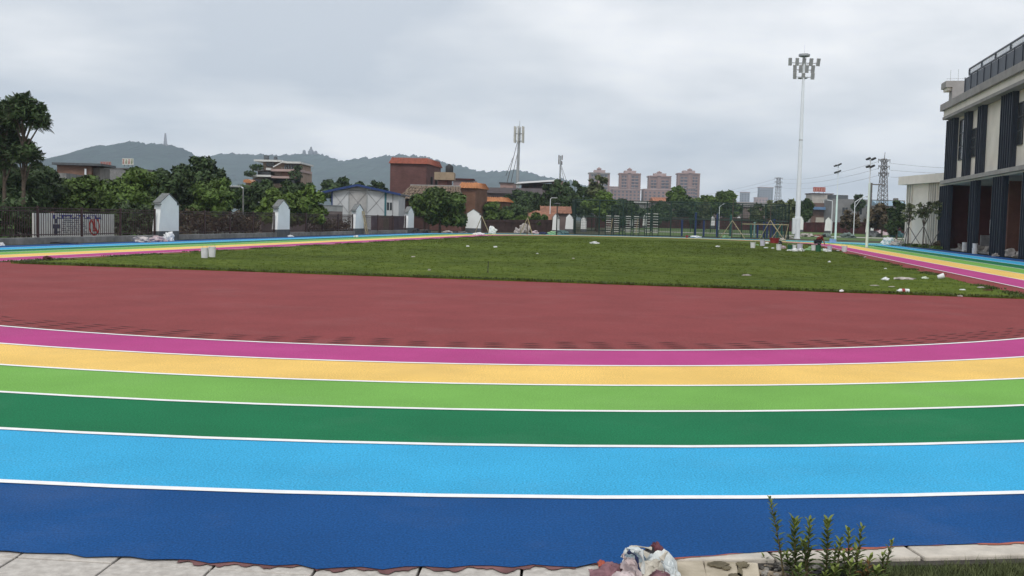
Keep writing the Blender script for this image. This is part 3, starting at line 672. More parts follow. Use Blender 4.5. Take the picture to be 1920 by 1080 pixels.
# roof signs on far flat building
Y = 150; x0, x1, zt = front(182, 258, 316, Y)
t = thing('flat_roof_building', 'grey flat roofed building with sign boards on top, behind the left grove', 'building', ((x0 + x1) / 2, Y, 0), 0); hw = (x1 - x0) / 2
MB().b2(-hw, hw, 0, 8, 0, zt).build('wall', M_conc, t); MB().b2(-hw - .1, hw + .1, -.1, 8, zt, zt + .12).build('parapet', M_conc, t)
def roofsign(label, px0, px1, y0, y1, Y, base, colr, ink, seed, n=4, inkc=None):
    x0, x1, zt = front(px0, px1, y0, Y); zb = H((px0 + px1) / 2, y1, Y); cx = (x0 + x1) / 2; hw = (x1 - x0) / 2; rd = random.Random(seed)
    t = thing('roof_sign', label, 'sign', (cx, Y, base), 0); MB().b2(-hw, hw, 0, .12, zb - base, zt - base).build('panel', colr, t)
    for sx in (-.7, 0, .7): MB().tube((sx * hw, .2, 0), (sx * hw, .12, zt - base), .05).build('strut', M_steel, t)
    b = [MB(), MB()]; L_ = 2 * hw / n; hh = zt - zb
    for i in range(n):
        cx_ = -hw + L_ * (i + .5)
        bb = b[(i % 2) if inkc else 0]
        bb.box((cx_, -.02, (zt + zb) / 2 - base), (L_ * .1, .03, hh * .7))
        for k in range(4): bb.box((cx_ + rd.uniform(-.05, .05) * L_, -.02, zb - base + hh * (.2 + .2 * k)), (L_ * rd.uniform(.4, .75), .03, hh * .07))
        bb.box((cx_ - L_ * .25, -.02, zb - base + hh * .35), (L_ * .08, .03, hh * .4), 0)
    b[0].build('sign_character', ink, t); 
    if inkc: b[1].build('sign_character', inkc, t)
roofsign('white roof sign with red and green characters on the grey flat building', 229, 250, 297, 309, 149, H(240, 312, 149), mat('sign_white', (.60, .60, .56), .6, .1, 3), mat('sign_red', (.35, .06, .04), .6), 3, 4, mat('sign_green', (.12, .2, .06), .6))
roofsign('faded pink roof sign with red characters left of the white roof sign', 188, 208, 303, 314, 151, H(198, 316, 151), mat('sign_pink', (.33, .22, .21), .6, .1, 3), mat('sign_red', (.35, .06, .04), .6), 5, 4)
# terraced villa
Y = 150; S = Y / F; cx, _, _ = front(518, 520, 340, Y)
t = thing('terraced_villa', 'multi level terraced villa with white slab edges rising above the trees', 'building', (cx, Y, 0), 0.0)
X = lambda px: W(px, 320, Y).x - cx; Z = lambda py: H(518, py, Y)
M_vw = mat('villa_beige', (.30, .22, .17), .85, .12, 1); M_slab = mat('villa_slab', (.60, .61, .60), .7, .1, 2); M_vp = mat('villa_pink', (.34, .20, .15), .85, .1, 1); M_vpl = mat('villa_plum_slab', (.40, .30, .28), .8, .1, 1)
def bx(x0, x1, y0, y1, py0, py1, nm, mt): MB().b2(X(x0), X(x1), y0, y1, Z(py0), Z(py1)).build(nm, mt, t)
bx(490, 560, 1, 9, 344, 304, 'upper_wall', M_vw); bx(480, 562, 1, 9, 346, 320, 'middle_wall', M_vw); bx(470, 555, 1.2, 9, 420, 334, 'lower_wall', M_vw)
bx(477, 528, -.4, 9, 303.5, 300, 'roof_slab', M_slab); bx(536, 565, -.6, 9, 306, 302.5, 'roof_slab', M_slab); bx(528, 536, .2, 9, 305, 301.5, 'roof_slab', M_slab)
bx(501, 510, -.8, 8, 319.5, 315.5, 'terrace_slab', M_slab); bx(510, 565, -.8, 8, 321.5, 317, 'terrace_slab', M_vpl); bx(472, 492, -.6, 6, 320.5, 317, 'terrace_slab', M_slab)
bx(465, 512, -1.4, 8, 332.5, 329, 'terrace_slab', M_slab); bx(512, 560, -1.2, 8, 334.5, 330.5, 'terrace_slab', M_vpl)
bx(527, 562, .4, 1, 330, 322, 'pink_panel', M_vp); bx(513, 526, .6, 1, 329, 320.5, 'pink_panel', M_vw)
for k in range(5): bx(531 + k * 5.8, 535.2 + k * 5.8, .7, 1.05, 316, 307, 'window', M_glass)
bx(497, 512, .7, 1.05, 312, 305, 'window', M_glass); bx(475, 489, .9, 1.25, 343, 336, 'window', M_glass); bx(536, 550, .9, 1.25, 345, 337, 'window', M_glass); bx(482, 506, .6, 1.05, 329, 322, 'window', M_glass)
for k in range(8): bx(530 + k * 4.3, 530.5 + k * 4.3, -.6, -.5, 317, 313, 'baluster', M_metal)
bx(488, 495, 2, 3.2, 298, 290, 'water_tank', M_dkbase); bx(507, 511, 2, 3, 298, 292, 'water_tank', M_dkbase)
MB().tube((X(515), -.9, Z(314)), (X(534), -.9, Z(303)), .09).build('stair_rail', M_slab, t)
V_, Q_ = leafcloud([(X(480), -.8, Z(315), .7, .6), (X(489), -.8, Z(315), .6, .6), (X(470), -1.5, Z(327), .6, .6), (X(556), -.9, Z(328), 1.0, .7), (X(562), -.8, Z(314.5), .6, .6), (X(478), -1.4, Z(327), .5, .6)], 700, .22, 5); mesh_np('terrace_plants', V_, Q_, M_leafd, t, kind='stuff')
# orange roofed kiosk tip
Y = 120; x0, x1, zt = front(458, 475, 336, Y); t = thing('small_roof', 'orange curved roof tip showing above the trees left of the villa', 'roof', ((x0 + x1) / 2, Y, 0), 0)
hw = (x1 - x0) / 2; MB().b2(-hw * .7, hw * .7, 0, 2, 0, zt - .35).build('wall', M_vw, t); MB().prism([(-hw, zt - .38), (hw, zt - .48), (hw * .7, zt - .2), (0, zt), (-hw * .9, zt - .08)], -.5, 2.3).build('roof', M_orange, t)

# white panel shed with blue trim
Y = 103
xl, xr, _ = front(622, 748, 400, Y); cx = (xl + xr) / 2
t = thing('panel_shed', 'white panel shed with a blue edged shallow gable roof and steel cross bracing', 'shed', (cx, Y, 0), 0)
X = lambda px, py=380: W(px, py, Y).x - cx; Z = lambda py, px=680: H(px, py, Y)
M_panel = mat('white_sandwich_panel', (.50, .52, .54), .6, .06, 1, coarse=(.5, .08)); M_panel2 = mat('grey_dirty_panel', (.36, .36, .36), .7, .2, .8); M_blue = mat('blue_painted_steel', (.02, .045, .16), .5, .15, 2); M_brc = mat('thin_brace_steel', (.22, .22, .23), .6); M_tealp = mat('teal_post', (.04, .14, .17), .5, .1, 2)
zt = lambda px: np.interp(px, [618, 671, 725, 748], [Z(359), Z(346.5), Z(357), Z(361)])
edges = [622, 654, 688, 723, 736.5, 748]; mts = [M_panel, M_panel2, M_panel, M_panel, M_panel]
for i in range(5):
    a, c = edges[i], edges[i + 1]; za, zc = zt(a) - .1, zt(c) - .1; top = [(X(c), zc), (X(a), za)]
    if a < 671 < c: top = [(X(c), zc), (X(671), zt(671) - .1), (X(a), za)]
    MB().prism([(X(a), 0), (X(c) - .02, 0)] + [(p if p[0] != X(c) else (X(c) - .02, p[1])) for p in top], .0, 8.0 if i < 4 else 6).build('wall_panel', mts[i], t)
MB().b2(X(622), X(723), -.05, -.005, Z(357.6), Z(356)).build('tie_beam', M_blue if 0 else M_brc, t)
for a in (654, 688): MB().b2(X(a) - .04, X(a) + .04, -.06, -.004, 0, zt(a) - .12).build('frame_post', M_metal, t)
MB().b2(X(622) - .02, X(622) + .09, -.07, -.003, 0, zt(622) - .1).build('frame_post', M_blue, t)
MB().b2(X(723) - .10, X(723) + .08, -.09, -.002, 0, zt(723) - .1).build('frame_post', M_tealp, t); MB().b2(X(736.5) - .03, X(736.5) + .03, -.05, -.002, 0, zt(736) - .12).build('frame_post', M_brc, t)
for (a, c) in ((622, 654), (654, 688), (688, 723)):
    zz0, zz1 = Z(400), Z(360)
    MB().tube((X(a), -.03, zz1), (X(c), -.03, zz0), .018, n=4).build('brace', M_brc, t); MB().tube((X(a), -.035, zz0), (X(c), -.035, zz1), .018, n=4).build('brace', M_brc, t)
for (a, c, nm) in ((606, 671, 'l'), (671, 752, 'r')):
    za = zt(a) if a > 618 else Z(361.5); zc = zt(c) if c < 748 else Z(362.5)
    MB().prism([(X(a), za - .12), (X(c), zc - .12), (X(c), zc + .05), (X(a), za + .05)], -.45, 8.4).build('roof_slope', mat('grey_blue_roof_sheet', (.10, .12, .15), .5, .2, 1), t)
    MB().prism([(X(a), za - .16), (X(c), zc - .16), (X(c), zc + .06), (X(a), za + .06)], -.52, -.455).build('verge_trim', M_blue, t)
MB().prism([(X(596), Z(362.5)), (X(620), Z(359.5)), (X(620), Z(358.8)), (X(596), Z(361.6))], -.3, 3).build('lean_to_roof', M_panel, t)
wv = MB().b2(X(725.5), X(735), -.03, .02, Z(393), Z(378.5)).build('window', M_glass, t); MB().b2(X(730), X(731), -.05, -.02, Z(393), Z(378.5)).build('frame', M_panel, wv)
# bamboo ladder leaning
M_bamboo = mat('bamboo', (.36, .30, .18), .7, .25, 6)
p = at_u(689, FU + .55)
t = thing('wooden_ladder', 'crude wooden ladder leaning beside the pillar in front of the shed', 'ladder', p, rzs)
for sx in (-.2, .2): MB().tube((sx, 0, 0), (sx * .8, .35, 1.75), .035, n=6).build('rail', M_bamboo, t)
for k in range(6): MB().tube((-.2, .05 + .055 * k, .25 + .27 * k), (.2, .05 + .055 * k, .25 + .27 * k), .022, n=5).build('rung', M_bamboo, t)

# tiled old house right of the shed: barrel tile rows
Y = 112; x0, x1, _ = front(744, 868, 380, Y); cx = (x0 + x1) / 2
t = thing('tiled_house', 'old house with a weathered barrel tiled roof between the shed and the round tree', 'house', (cx, Y, 0), 0)
X = lambda px: W(px, 370, Y).x - cx; Z = lambda py: H(800, py, Y)
zE, zR = Z(376), Z(348); M_oldtile = mat('weathered_barrel_tile', (.085, .060, .045), .9, .35, 4, .5, island=.5, col2=(.21, .155, .11))
MB().b2(X(746), X(866), .3, 9, 0, zE - .1).build('wall', mat('dull_red_wall', (.115, .055, .048), .9, .15, 1.5), t)
b = MB(); yE, yR = -.3, 4.6
b.quad((X(744), yE, zE), (X(868), yE, zE), (X(858), yR, zR), (X(762), yR, zR)); b.quad((X(868), yE, zE), (X(868), 9.6, zE), (X(858), yR, zR), (X(858), yR, zR - .01)); b.quad((X(762), yR, zR), (X(858), yR, zR), (X(868), 9.6, zE), (X(744), 9.6, zE)); b.quad((X(744), 9.6, zE), (X(744), yE, zE), (X(762), yR, zR), (X(762), yR, zR - .01))
b.build('roof_deck', mat('roof_shadow_gap', (.06, .045, .04), .95, .1, 2), t)
# one barrel tile row per line, each tile a piece
tl = MB()
for k in range(8):
    a0, a1 = math.pi * k / 8, math.pi * (k + 1) / 8
    tl.quad((-.15 * math.cos(a0), 0, .10 * math.sin(a0)), (-.15 * math.cos(a1), 0, .10 * math.sin(a1)), (-.12 * math.cos(a1), 1.02, .08 * math.sin(a1)), (-.12 * math.cos(a0), 1.02, .08 * math.sin(a0)))
tl_me = tl.mesh('barrel_tile', M_oldtile, True)
slope = Vector((0, yR - yE, zR - zE)); sl = slope.length; an = math.atan2(zR - zE, yR - yE); rd = random.Random(3); ncol = 21
for i in range(ncol):
    q = (i + .5) / ncol; xb = X(744) + (X(868) - X(744)) * q; xt = X(762) + (X(858) - X(762)) * q; nr = int(sl / .95)
    for j in range(nr):
        f = j / nr; o = bpy.data.objects.new('barrel_tile', tl_me); COL.objects.link(o); o.parent = t
        o.location = (xb + (xt - xb) * f + rd.uniform(-.03, .03), yE - .1 + (yR - yE) * f, zE + .03 + (zR - zE) * f); o.rotation_euler = (an, 0, -math.atan2(xt - xb, sl) + rd.uniform(-.05, .05)); o.scale = (1.12, 1, 1.3)
MB().tube((X(761), yR, zR + .06), (X(859), yR, zR + .06), .17, n=8).build('ridge', mat('pale_mortar_ridge', (.20, .19, .18), .9, .2, 3), t)

# tall mauve brown building with red tile parapet
def corner_block(name, label, px0, pxc, px1, ytop, Y, depthL, mt, roof=None, roofh=.9, over=.35, y1top=None, zb=0.0, cat='building'):
    """block whose corner (pxc) faces the viewer: broad front px0..pxc, receding side pxc..px1"""
    a = W(px0, ytop, Y); c = W(pxc, ytop, Y); k = ray(px1, ytop).x; z = a.z
    Ys = Y + depthL; dx_ = k * Ys
    t = thing(name, label, cat, (c.x, Y, zb), 0)
    A = Vector((a.x - c.x, 0, 0)); Cc = Vector((0, 0, 0)); D = Vector((dx_ - c.x, depthL, 0)); B_ = A + Vector((D.x, D.y, 0))
    h = z - zb - (roofh if roof else 0)
    b = MB(); P = [A, Cc, D, B_]
    for i in range(4):
        p0, p1 = P[i], P[(i + 1) % 4]; b.quad(p0, p1, p1 + Vector((0, 0, h)), p0 + Vector((0, 0, h)))
    b.quad(*[p + Vector((0, 0, h)) for p in P]); b.build('wall', mt, t)
    if roof:
        cen = (A + Cc + D + B_) / 4; b = MB(); ex = lambda p, q: cen + (p - cen) * (1 + q / max(.1, (p - cen).length))
        lo = [ex(p, over) for p in P]; hi = [ex(p, -over * .9) for p in P]
        for i in range(4):
            j = (i + 1) % 4; b.quad(lo[i] + Vector((0, 0, h - .12)), lo[j] + Vector((0, 0, h - .12)), hi[j] + Vector((0, 0, h + roofh)), hi[i] + Vector((0, 0, h + roofh)))
        b.quad(*[p + Vector((0, 0, h - .12)) for p in lo][::-1]); b.quad(*[p + Vector((0, 0, h + roofh)) for p in hi]); b.build('roof', roof, t)
        b = MB()
        for i in range(4):
            j = (i + 1) % 4; L_ = (lo[j] - lo[i]).length; n = int(L_ / .34)
            for k_ in range(n):
                f = (k_ + .5) / n; b.tube(lo[i].lerp(lo[j], f) + Vector((0, 0, h - .10)), hi[i].lerp(hi[j], f) + Vector((0, 0, h + roofh + .03)), .055, n=4, cap=False)
        b.build('tile_ribs', roof, t, kind='stuff')
    return t, h, (A, Cc, D, B_)
t, h, P = corner_block('brick_block', 'tall mauve brown windowless block with a red tiled parapet, highest beside the shed', 732, 800, 827, 295, 128, 9, M_brickmv, M_redtile, .6, .35)
for k, px in enumerate((.30, .62)):
    p = P[1].lerp(P[2], px); MB().box((p.x, p.y, h * .72), (.12, .5, 1.3), math.atan2(P[2].y, P[2].x)).build('vent_slit', M_dark, t)
t, h, P = corner_block('stair_tower', 'narrow mauve stair tower with a beige parapet and black water tank', 822, 838, 848, 330, 124, 3.5, M_brickmv)
MB().box(((P[0].x + P[1].x) / 2 + .2, 1.2, h + .0), (2.3, 3.2, .9)).build('parapet', mat('beige_parapet', (.30, .24, .17), .85, .15, 2), t)
MB().lathe([(.42, 0), (.46, .1), (.46, .7), (.38, .85), (.15, .95), (.15, 1.02)], (.2, 1.3, h + .45)).build('water_tank', M_dark, t, sm=True)
t, h, P = corner_block('orange_roof_house', 'low brown wing with a thin orange eave left of the orange roofed block', 826, 858, 868, 355, 121, 4, M_brickmv, M_orange, .3, .4)
t, h, P = corner_block('orange_roof_house', 'square brown block with an orange tiled parapet right of the stair tower', 862, 892, 914, 342, 118, 5, M_brickbr, M_orange, .5, .4)
t, h, P = corner_block('orange_roof_house', 'low wide house with a long pale orange eave behind the corner shrubs', 892, 940, 958, 369, 126, 4, M_brickbr, M_orange, .4, .5)
t, h, P = corner_block('far_block', 'pale pinkish block with a dark coping behind the stair tower', 850, 885, 895, 337, 145, 5, mat('pink_grey_render', (.27, .20, .20), .85, .1, 1))
MB().b2(P[0].x - .3, .3, -.3, 5, h, h + .2).build('coping', M_redwall, t)
# long mauve building
t, h, P = corner_block('long_building', 'long mauve building with a deep grey parapet band behind the trees', 912, 1014, 1022, 352, 148, 4, mat('mauve_grey_render', (.19, .15, .15), .85, .12, 1))
x0 = P[0].x; MB().b2(x0 - .2, .2, -.5, 4, h - .75, h + .05).build('parapet_band', mat('mauve_grey_metal', (.15, .13, .14), .6, .12, 1), t)
for px in (922, 932, 948, 962): 
    xx = W(px, 360, 148).x - W(1014, 360, 148).x; MB().b2(xx, xx + .55, -.04, .05, h - 1.9, h - 1.2).build('window', M_glass, t)
t, h, P = corner_block('small_block', 'small pale pink block behind the long mauve building', 938, 962, 968, 343, 165, 3, mat('pale_pink_render', (.36, .25, .23), .85, .1, 1))
MB().b2(P[0].x - .2, .2, -.3, 3, h, h + .12).build('coping', M_dkbase, t); MB().b2(P[0].x + .5, P[0].x + .9, -.03, .05, h - 1.3, h - .7).build('window', M_glass, t)
# building with white sloping canopy
Y = 158; x0, x1, _ = front(966, 1055, 345, Y); cx = (x0 + x1) / 2; X = lambda px: W(px, 345, Y).x - cx; Z = lambda py: H(1010, py, Y)
t = thing('canopy_building', 'dark roof terrace building under a thin white sloping canopy', 'building', (cx, Y, 0), 0)
MB().b2(X(990), X(1040), 0, 6, 0, Z(352)).build('wall', mat('dark_plum_wall', (.09, .065, .07), .9, .2, 1), t)
MB().b2(X(1037), X(1056), -.2, 6, 0, Z(338)).build('side_wall', mat('pinkbrown', (.20, .14, .13), .9, .15, 1), t)
MB().prism([(X(966), Z(346)), (X(1040), Z(339.8)), (X(1040), Z(336.6)), (X(972), Z(342.6))], -1.2, 5.5).build('canopy', mat('white_sheet_roof', (.80, .82, .84), .5, .04, 1), t)
MB().b2(X(969), X(974), 0, .6, 0, Z(343.4)).build('column', M_pil, t); MB().b2(X(978), X(1037), 1, 5, Z(352), Z(343.5)).build('upper_wall', mat('dark_plum_wall', (.09, .065, .07), .9, .2, 1), t)
for px in (985, 1000, 1018): MB().b2(X(px), X(px) + .5, .7, 1.05, Z(351), Z(346)).build('window', M_dark, t)
# low terracotta roofs behind the brown fence
M_terra = mat('terracotta_roof', (.27, .13, .085), .85, .3, 3, .5, coarse=(1, .2))
def low_roof(label, px0, px1, yr, ye, Y, d, mt=M_terra, wall=None, ribs=True, name='low_house', yb=None):
    a = W(px0, ye, Y); b_ = W(px1, ye, Y); zr = H((px0 + px1) / 2, yr, Y + d); ze = (a.z + b_.z) / 2; cx = (a.x + b_.x) / 2; hw = (b_.x - a.x) / 2
    t = thing(name, label, 'house', (cx, Y, 0), 0); MB().b2(-hw + .2, hw - .2, .3, 2 * d - .3, -.1, ze - .05).build('wall', wall or M_mauve, t)
    b = MB(); b.quad((-hw, 0, ze), (hw, 0, ze), (hw, d, zr), (-hw, d, zr)); b.quad((-hw, d, zr), (hw, d, zr), (hw, 2 * d, ze), (-hw, 2 * d, ze)); b.tri((hw, 0, ze), (hw, 2 * d, ze), (hw, d, zr)); b.tri((-hw, 2 * d, ze), (-hw, 0, ze), (-hw, d, zr)); b.build('roof', mt, t)
    if ribs:
        b = MB(); n = int(2 * hw / .5)
        for i in range(n + 1): x = -hw + 2 * hw * i / n; b.tube((x, -.03, ze + .03), (x, d, zr + .03), .06, n=4, cap=False)
        b.build('roof_ribs', mt, t, kind='stuff')
    return t
low_roof('low terracotta roofed house behind the post lamp', 1014, 1072, 387, 400, 126, 3)
low_roof('nearer low terracotta roof at the fence, left of the post lamp', 990, 1044, 395, 412, 122, 3)
low_roof('orange tiled long roof below the third pink tower', 1226, 1300, 371, 379, 190, 4, mat('orange_far_roof', (.34, .15, .09), .8, .2, 1))
low_roof('long grey hall with a plain roof behind the lawn', 1330, 1490, 379, 388, 196, 6, mat('grey_hall_roof', (.17, .16, .16), .8, .15, .6), M_mauve, False, 'long_hall')
low_roof('pale grey flat shed in front of the pink towers', 1145, 1228, 378, 381, 200, 5, mat('pale_hall_roof', (.38, .37, .35), .8, .15, .6), M_conc, False, 'long_hall')

# four pink towers
M_pink = mat('pink_tower_tile', (.30, .19, .165), .85, .08, .1); M_pink2 = mat('pale_tower_band', (.42, .30, .28), .85, .08, .1); M_tgrey = mat('tower_grey_tile', (.27, .245, .22), .85, .08, .1); M_twin = mat('tower_glass', (.085, .095, .12), .3, .2, .2)
def tower(label, px0, px1, ytop, yshould, Y, main, left=False, pod=None, pod_y=None, spire=None, split=.45):
    x0, x1, zs = front(px0, px1, yshould, Y); cx = (x0 + x1) / 2; hw = (x1 - x0) / 2; zt = H((px0 + px1) / 2, ytop, Y)
    t = thing('apartment_tower', label, 'apartment tower', (cx, Y, 0), 0, 'pink apartment towers on the skyline')
    MB().b2(-hw, hw, 0, hw * 1.6, 0, zs).build('wall', main, t)
    xs0 = -hw + 2 * hw * split
    MB().b2(xs0 - hw * .16, xs0 + hw * .16, -1.2, 0, 0, zs + 1).build('stair_core', M_pink, t)
    for sx in (-1, 1): MB().b2(sx * hw - .8, sx * hw + .8, -.8, .8, 0, zs).build('corner_pier', M_pink, t)
    b = MB(); bw = MB(); nf = int(zs / 3.0)
    for f in range(nf):
        z = 3.0 * f + 1.0
        for (a, c) in ((-hw + 1.2, xs0 - hw * .22), (xs0 + hw * .22, hw - 1.2)):
            n = 2; L_ = (c - a) / n
            for k in range(n):
                b.b2(a + L_ * k + .5, a + L_ * (k + 1) - .5, -.25, .2, z, z + 1.7)
            bw.b2(a, c, -1.0, 0, z - .75, z - .15)
    b.build('windows', M_twin, t, kind='stuff'); bw.build('balcony_bands', M_pink2, t, kind='stuff')
    MB().b2(-hw - .9, hw + .9, -1.2, hw * 1.7, zs, zs + 1.2).build('cornice', main, t)
    MB().b2(-hw * .55, hw * .6, 0, hw * 1.2, zs + 1.2, zs + 3.6).build('penthouse', M_pink2, t)
    sx = (spire if spire is not None else 0) * hw; r = hw * .24; zz = zs + 3.0; top = zt
    MB().lathe([(r, 0), (r, (top - zz) * .5), (r * 1.25, (top - zz) * .52), (r * .5, (top - zz) * .8), (.15, top - zz)], (sx, hw * .6, zz), 8).build('turret', M_pink, t)
    return t
tower('grey brown tower with a pointed turret, leftmost of the four pink towers', 1106, 1142, 313, 326, 1000, M_tgrey, spire=0)
tower('pink tower with a pointed turret, second of the four from the left', 1163, 1200, 314, 327, 1010, M_pink, spire=0)
tower('pink tower with the lowest turret, third of the four', 1218, 1257, 320, 332, 1020, M_pink, spire=.0)
tower('pink tower with balconies on its left flank, rightmost of the four', 1273, 1311, 315, 327, 1000, M_pink, spire=.15, split=.55)
def block(name, label, px0, px1, ytop, Y, mt, cat='building', wins=True, group=None, fl=3.0, dz=None):
    x0, x1, zs = front(px0, px1, ytop, Y); cx = (x0 + x1) / 2; hw = (x1 - x0) / 2
    t = thing(name, label, cat, (cx, Y, 0), 0, group); MB().b2(-hw, hw, 0, dz or hw * 1.5, 0, zs).build('wall', mt, t); MB().b2(-hw - .4, hw + .4, -.5, (dz or hw * 1.5), zs, zs + .8).build('cornice', M_pink2, t)
    if wins:
        b = MB(); nf = int(zs / fl); nc = max(3, int(2 * hw / 3.6))
        for f in range(nf):
            for c in range(nc): x = -hw + 2 * hw * (c + .5) / nc; b.b2(x - .9, x + .9, -.2, .1, fl * f + 1, fl * f + 2.6)
        b.build('windows', M_twin, t, kind='stuff')
    return t
block('apartment_podium', 'lower pink block at the foot of the second pink tower', 1150, 1201, 356, 980, M_pink, 'apartment block')
block('apartment_podium', 'stepped pink annex between the first and second pink tower', 1143, 1162, 351, 1060, M_pink2, 'apartment block')
block('apartment_podium', 'lower pink block at the foot of the third pink tower', 1207, 1256, 356, 985, M_pink, 'apartment block')
block('apartment_podium', 'lower pink block at the foot of the rightmost pink tower', 1290, 1304, 352, 975, M_pink, 'apartment block')
M_fargrey = mat('far_grey_tower', (.30, .32, .36), .85, .06, .1)
block('far_tower', 'pale blue grey high rise left of the small pylon', 1390, 1406, 361, 1500, M_fargrey, 'high rise')
block('far_tower', 'pale stepped high rise directly left of the small pylon, taller part', 1425, 1450, 352, 1500, M_fargrey, 'high rise')
block('far_tower', 'low pinkish grey block in front of the pale stepped high rise', 1417, 1440, 371, 1450, M_pink2, 'high rise')

# --- antenna masts, pylons
def lattice(t, w0, w1, z0, z1, nseg, mt, r=.06, x0=0, y0=0, name='lattice', xlean=0):
    b = MB(); q = lambda z: w0 + (w1 - w0) * (z - z0) / (z1 - z0)
    for i in range(nseg):
        za = z0 + (z1 - z0) * i / nseg; zb = z0 + (z1 - z0) * (i + 1) / nseg; wa, wb = q(za) / 2, q(zb) / 2
        ca = [(-wa, -wa), (wa, -wa), (wa, wa), (-wa, wa)]; cb = [(-wb, -wb), (wb, -wb), (wb, wb), (-wb, wb)]
        for k in range(4):
            j = (k + 1) % 4; A = lambda c, z: (x0 + c[0], y0 + c[1], z)
            b.tube(A(ca[k], za), A(cb[k], zb), r, n=4, cap=False); b.tube(A(ca[k], za), A(cb[j], zb), r * .6, n=3, cap=False); b.tube(A(ca[j], za), A(cb[k], zb), r * .6, n=3, cap=False); b.tube(A(cb[k], zb), A(cb[j], zb), r * .6, n=3, cap=False)
    return b.build(name, mt, t)
Y = 190; p = W(971, 345, Y); zt = H(972, 228, Y)
t = thing('antenna_tower', 'tall grey mobile phone mast with two clusters of panel antennas', 'antenna tower', (p.x, Y, 0), 0)
zz = lambda py: H(972, py, Y)
MB().tube((-.2, 0, 0), (.05, 0, zz(240)), .36, .20, 10).build('pole', M_metal, t, sm=True); MB().tube((.05, 0, zz(240)), (.1, 0, zz(226)), .06, .03, 5).build('lightning_rod', M_metal, t)
MB().tube((-2.0, 0, zz(345)), (-.15, 0, zz(262)), .07, .05, 5).build('stay', M_steel, t); MB().tube((-1.3, .8, zz(345)), (-.15, 0, zz(285)), .06, .05, 5).build('stay', M_steel, t); MB().tube((-2.2, .8, zz(330)), (-1.0, 0, zz(296)), .05, .04, 5).build('stay', M_steel, t)
for zc, nn, hh in ((zz(246), 6, 1.7), (zz(261), 6, 1.3)):
    MB().lathe([(.5, 0), (.55, .05), (.5, .1)], (.05, 0, zc - hh * .3), 10).build('platform', M_metal, t)
    for k in range(nn):
        a = 6.283 * k / nn + .3; x, y = .85 * math.cos(a), .85 * math.sin(a)
        MB().box((x, y, zc), (.26, .16, hh), a).build('panel_antenna', mat('antenna_panel', (.50, .50, .46), .6, .1, 2), t); MB().tube((.05, 0, zc - hh * .25), (x, y, zc - hh * .25), .05, n=4).build('bracket', M_metal, t)
Y = 230; p = W(1050, 335, Y); t = thing('antenna_tower', 'shorter distant mobile phone mast above the jagged dark trees', 'antenna tower', (p.x, Y, 0), 0); zz = lambda py: H(1050, py, Y)
MB().tube((0, 0, 0), (0, 0, zz(292)), .3, .14, 8).build('pole', M_metal, t)
MB().tube((.9, 0, zz(338)), (.1, 0, zz(312)), .06, n=4).build('stay', M_steel, t); MB().tube((1.4, 0, zz(338)), (.1, 0, zz(308)), .06, n=4).build('stay', M_steel, t)
for k, (dx_, a, c) in enumerate(((-.35, 291, 300), (.35, 291, 300), (-.35, 300, 308), (.3, 302, 309))): MB().b2(dx_ - .12, dx_ + .12, -.1, .1, zz(c), zz(a)).build('panel_antenna', M_steel, t)
# pylons
def pylon(label, px, ytop, Y, arms, w0, w1, group, wtop=.9, zrod=None, basepy=None, armlen=3.0):
    p = W(px, ytop, Y); t = thing('lattice_pylon', label, 'pylon', (p.x, Y, gz(p.x, Y)), R_(12), group); zt = p.z
    lattice(t, w0, wtop, 0, zt, 16, M_steel, .075)
    for k, a in enumerate(arms):
        z = H(px, a, Y); b = MB(); L_ = armlen * (1 - .06 * k)
        for sy in (-wtop / 2, wtop / 2):
            for sg in (-1, 1):
                b.tube((0, sy, z), (sg * L_, 0, z + .15), .08, .05, 4); b.tube((0, sy, z - .8), (sg * L_, 0, z + .1), .06, .04, 4)
                for f in (.3, .6): b.tube((sg * L_ * f, sy * (1 - f), z), (sg * L_ * f, sy * (1 - f), z - .8 * (1 - f)), .05, n=3)
        b.build('cross_arm', M_steel, t)
        for sg in (-1, 1): MB().tube((sg * L_ * .95, 0, z), (sg * L_ * .95, 0, z - .7), .06, n=5).build('insulator', M_dkbase, t)
    if zrod: MB().tube((0, 0, zt), (.1, 0, H(px, zrod, Y)), .09, .05, 5).build('top_rod', M_steel, t)
    return t
pylon('large brown lattice pylon with three cross arms left of the school annex', 1658, 302, 235, [304, 316, 329], 2.3, 0, 'power line pylons', .75, 289, armlen=1.5)
pylon('small distant lattice pylon with three cross arms left of the mast', 1460, 335, 500, [336, 343, 352], 3.6, 0, 'power line pylons', 1.3, armlen=2.1)
# wires
M_wire = mat('power_wire', (.12, .12, .13), .6)
def wire(label, a, b_, sag, r=.03):
    pts = []; n = 14
    for i in range(n + 1):
        f = i / n; p = Vector(a).lerp(Vector(b_), f); p.z -= sag * 4 * f * (1 - f); pts.append(p)
    b = MB()
    for i in range(n): b.tube(pts[i], pts[i + 1], r, n=4, cap=False)
    return tag(b.build('power_line', M_wire), label, 'cable', 'overhead power lines')
wire('topmost power line running right from the large pylon to behind the school', W(1670, 306, 235), W(1850, 317, 200), .3); wire('middle power line running right from the large pylon', W(1670, 319, 235), W(1850, 325, 200), .3); wire('lowest power line running right from the large pylon', W(1670, 332, 235), W(1850, 333, 200), .3)
for i, (a, c) in enumerate(((336, 303), (343, 316), (352, 329))):
    wire(['top', 'middle', 'bottom'][i] + ' power line between the small and the large pylon', W(1467, a, 500), W(1647, c, 238), 1.5, .03)
    wire(['top', 'middle', 'bottom'][i] + ' faint power line running left from the small pylon', W(1453, a, 500), W(1290, a + 32 - i * 3, 900), 1.5, .04)

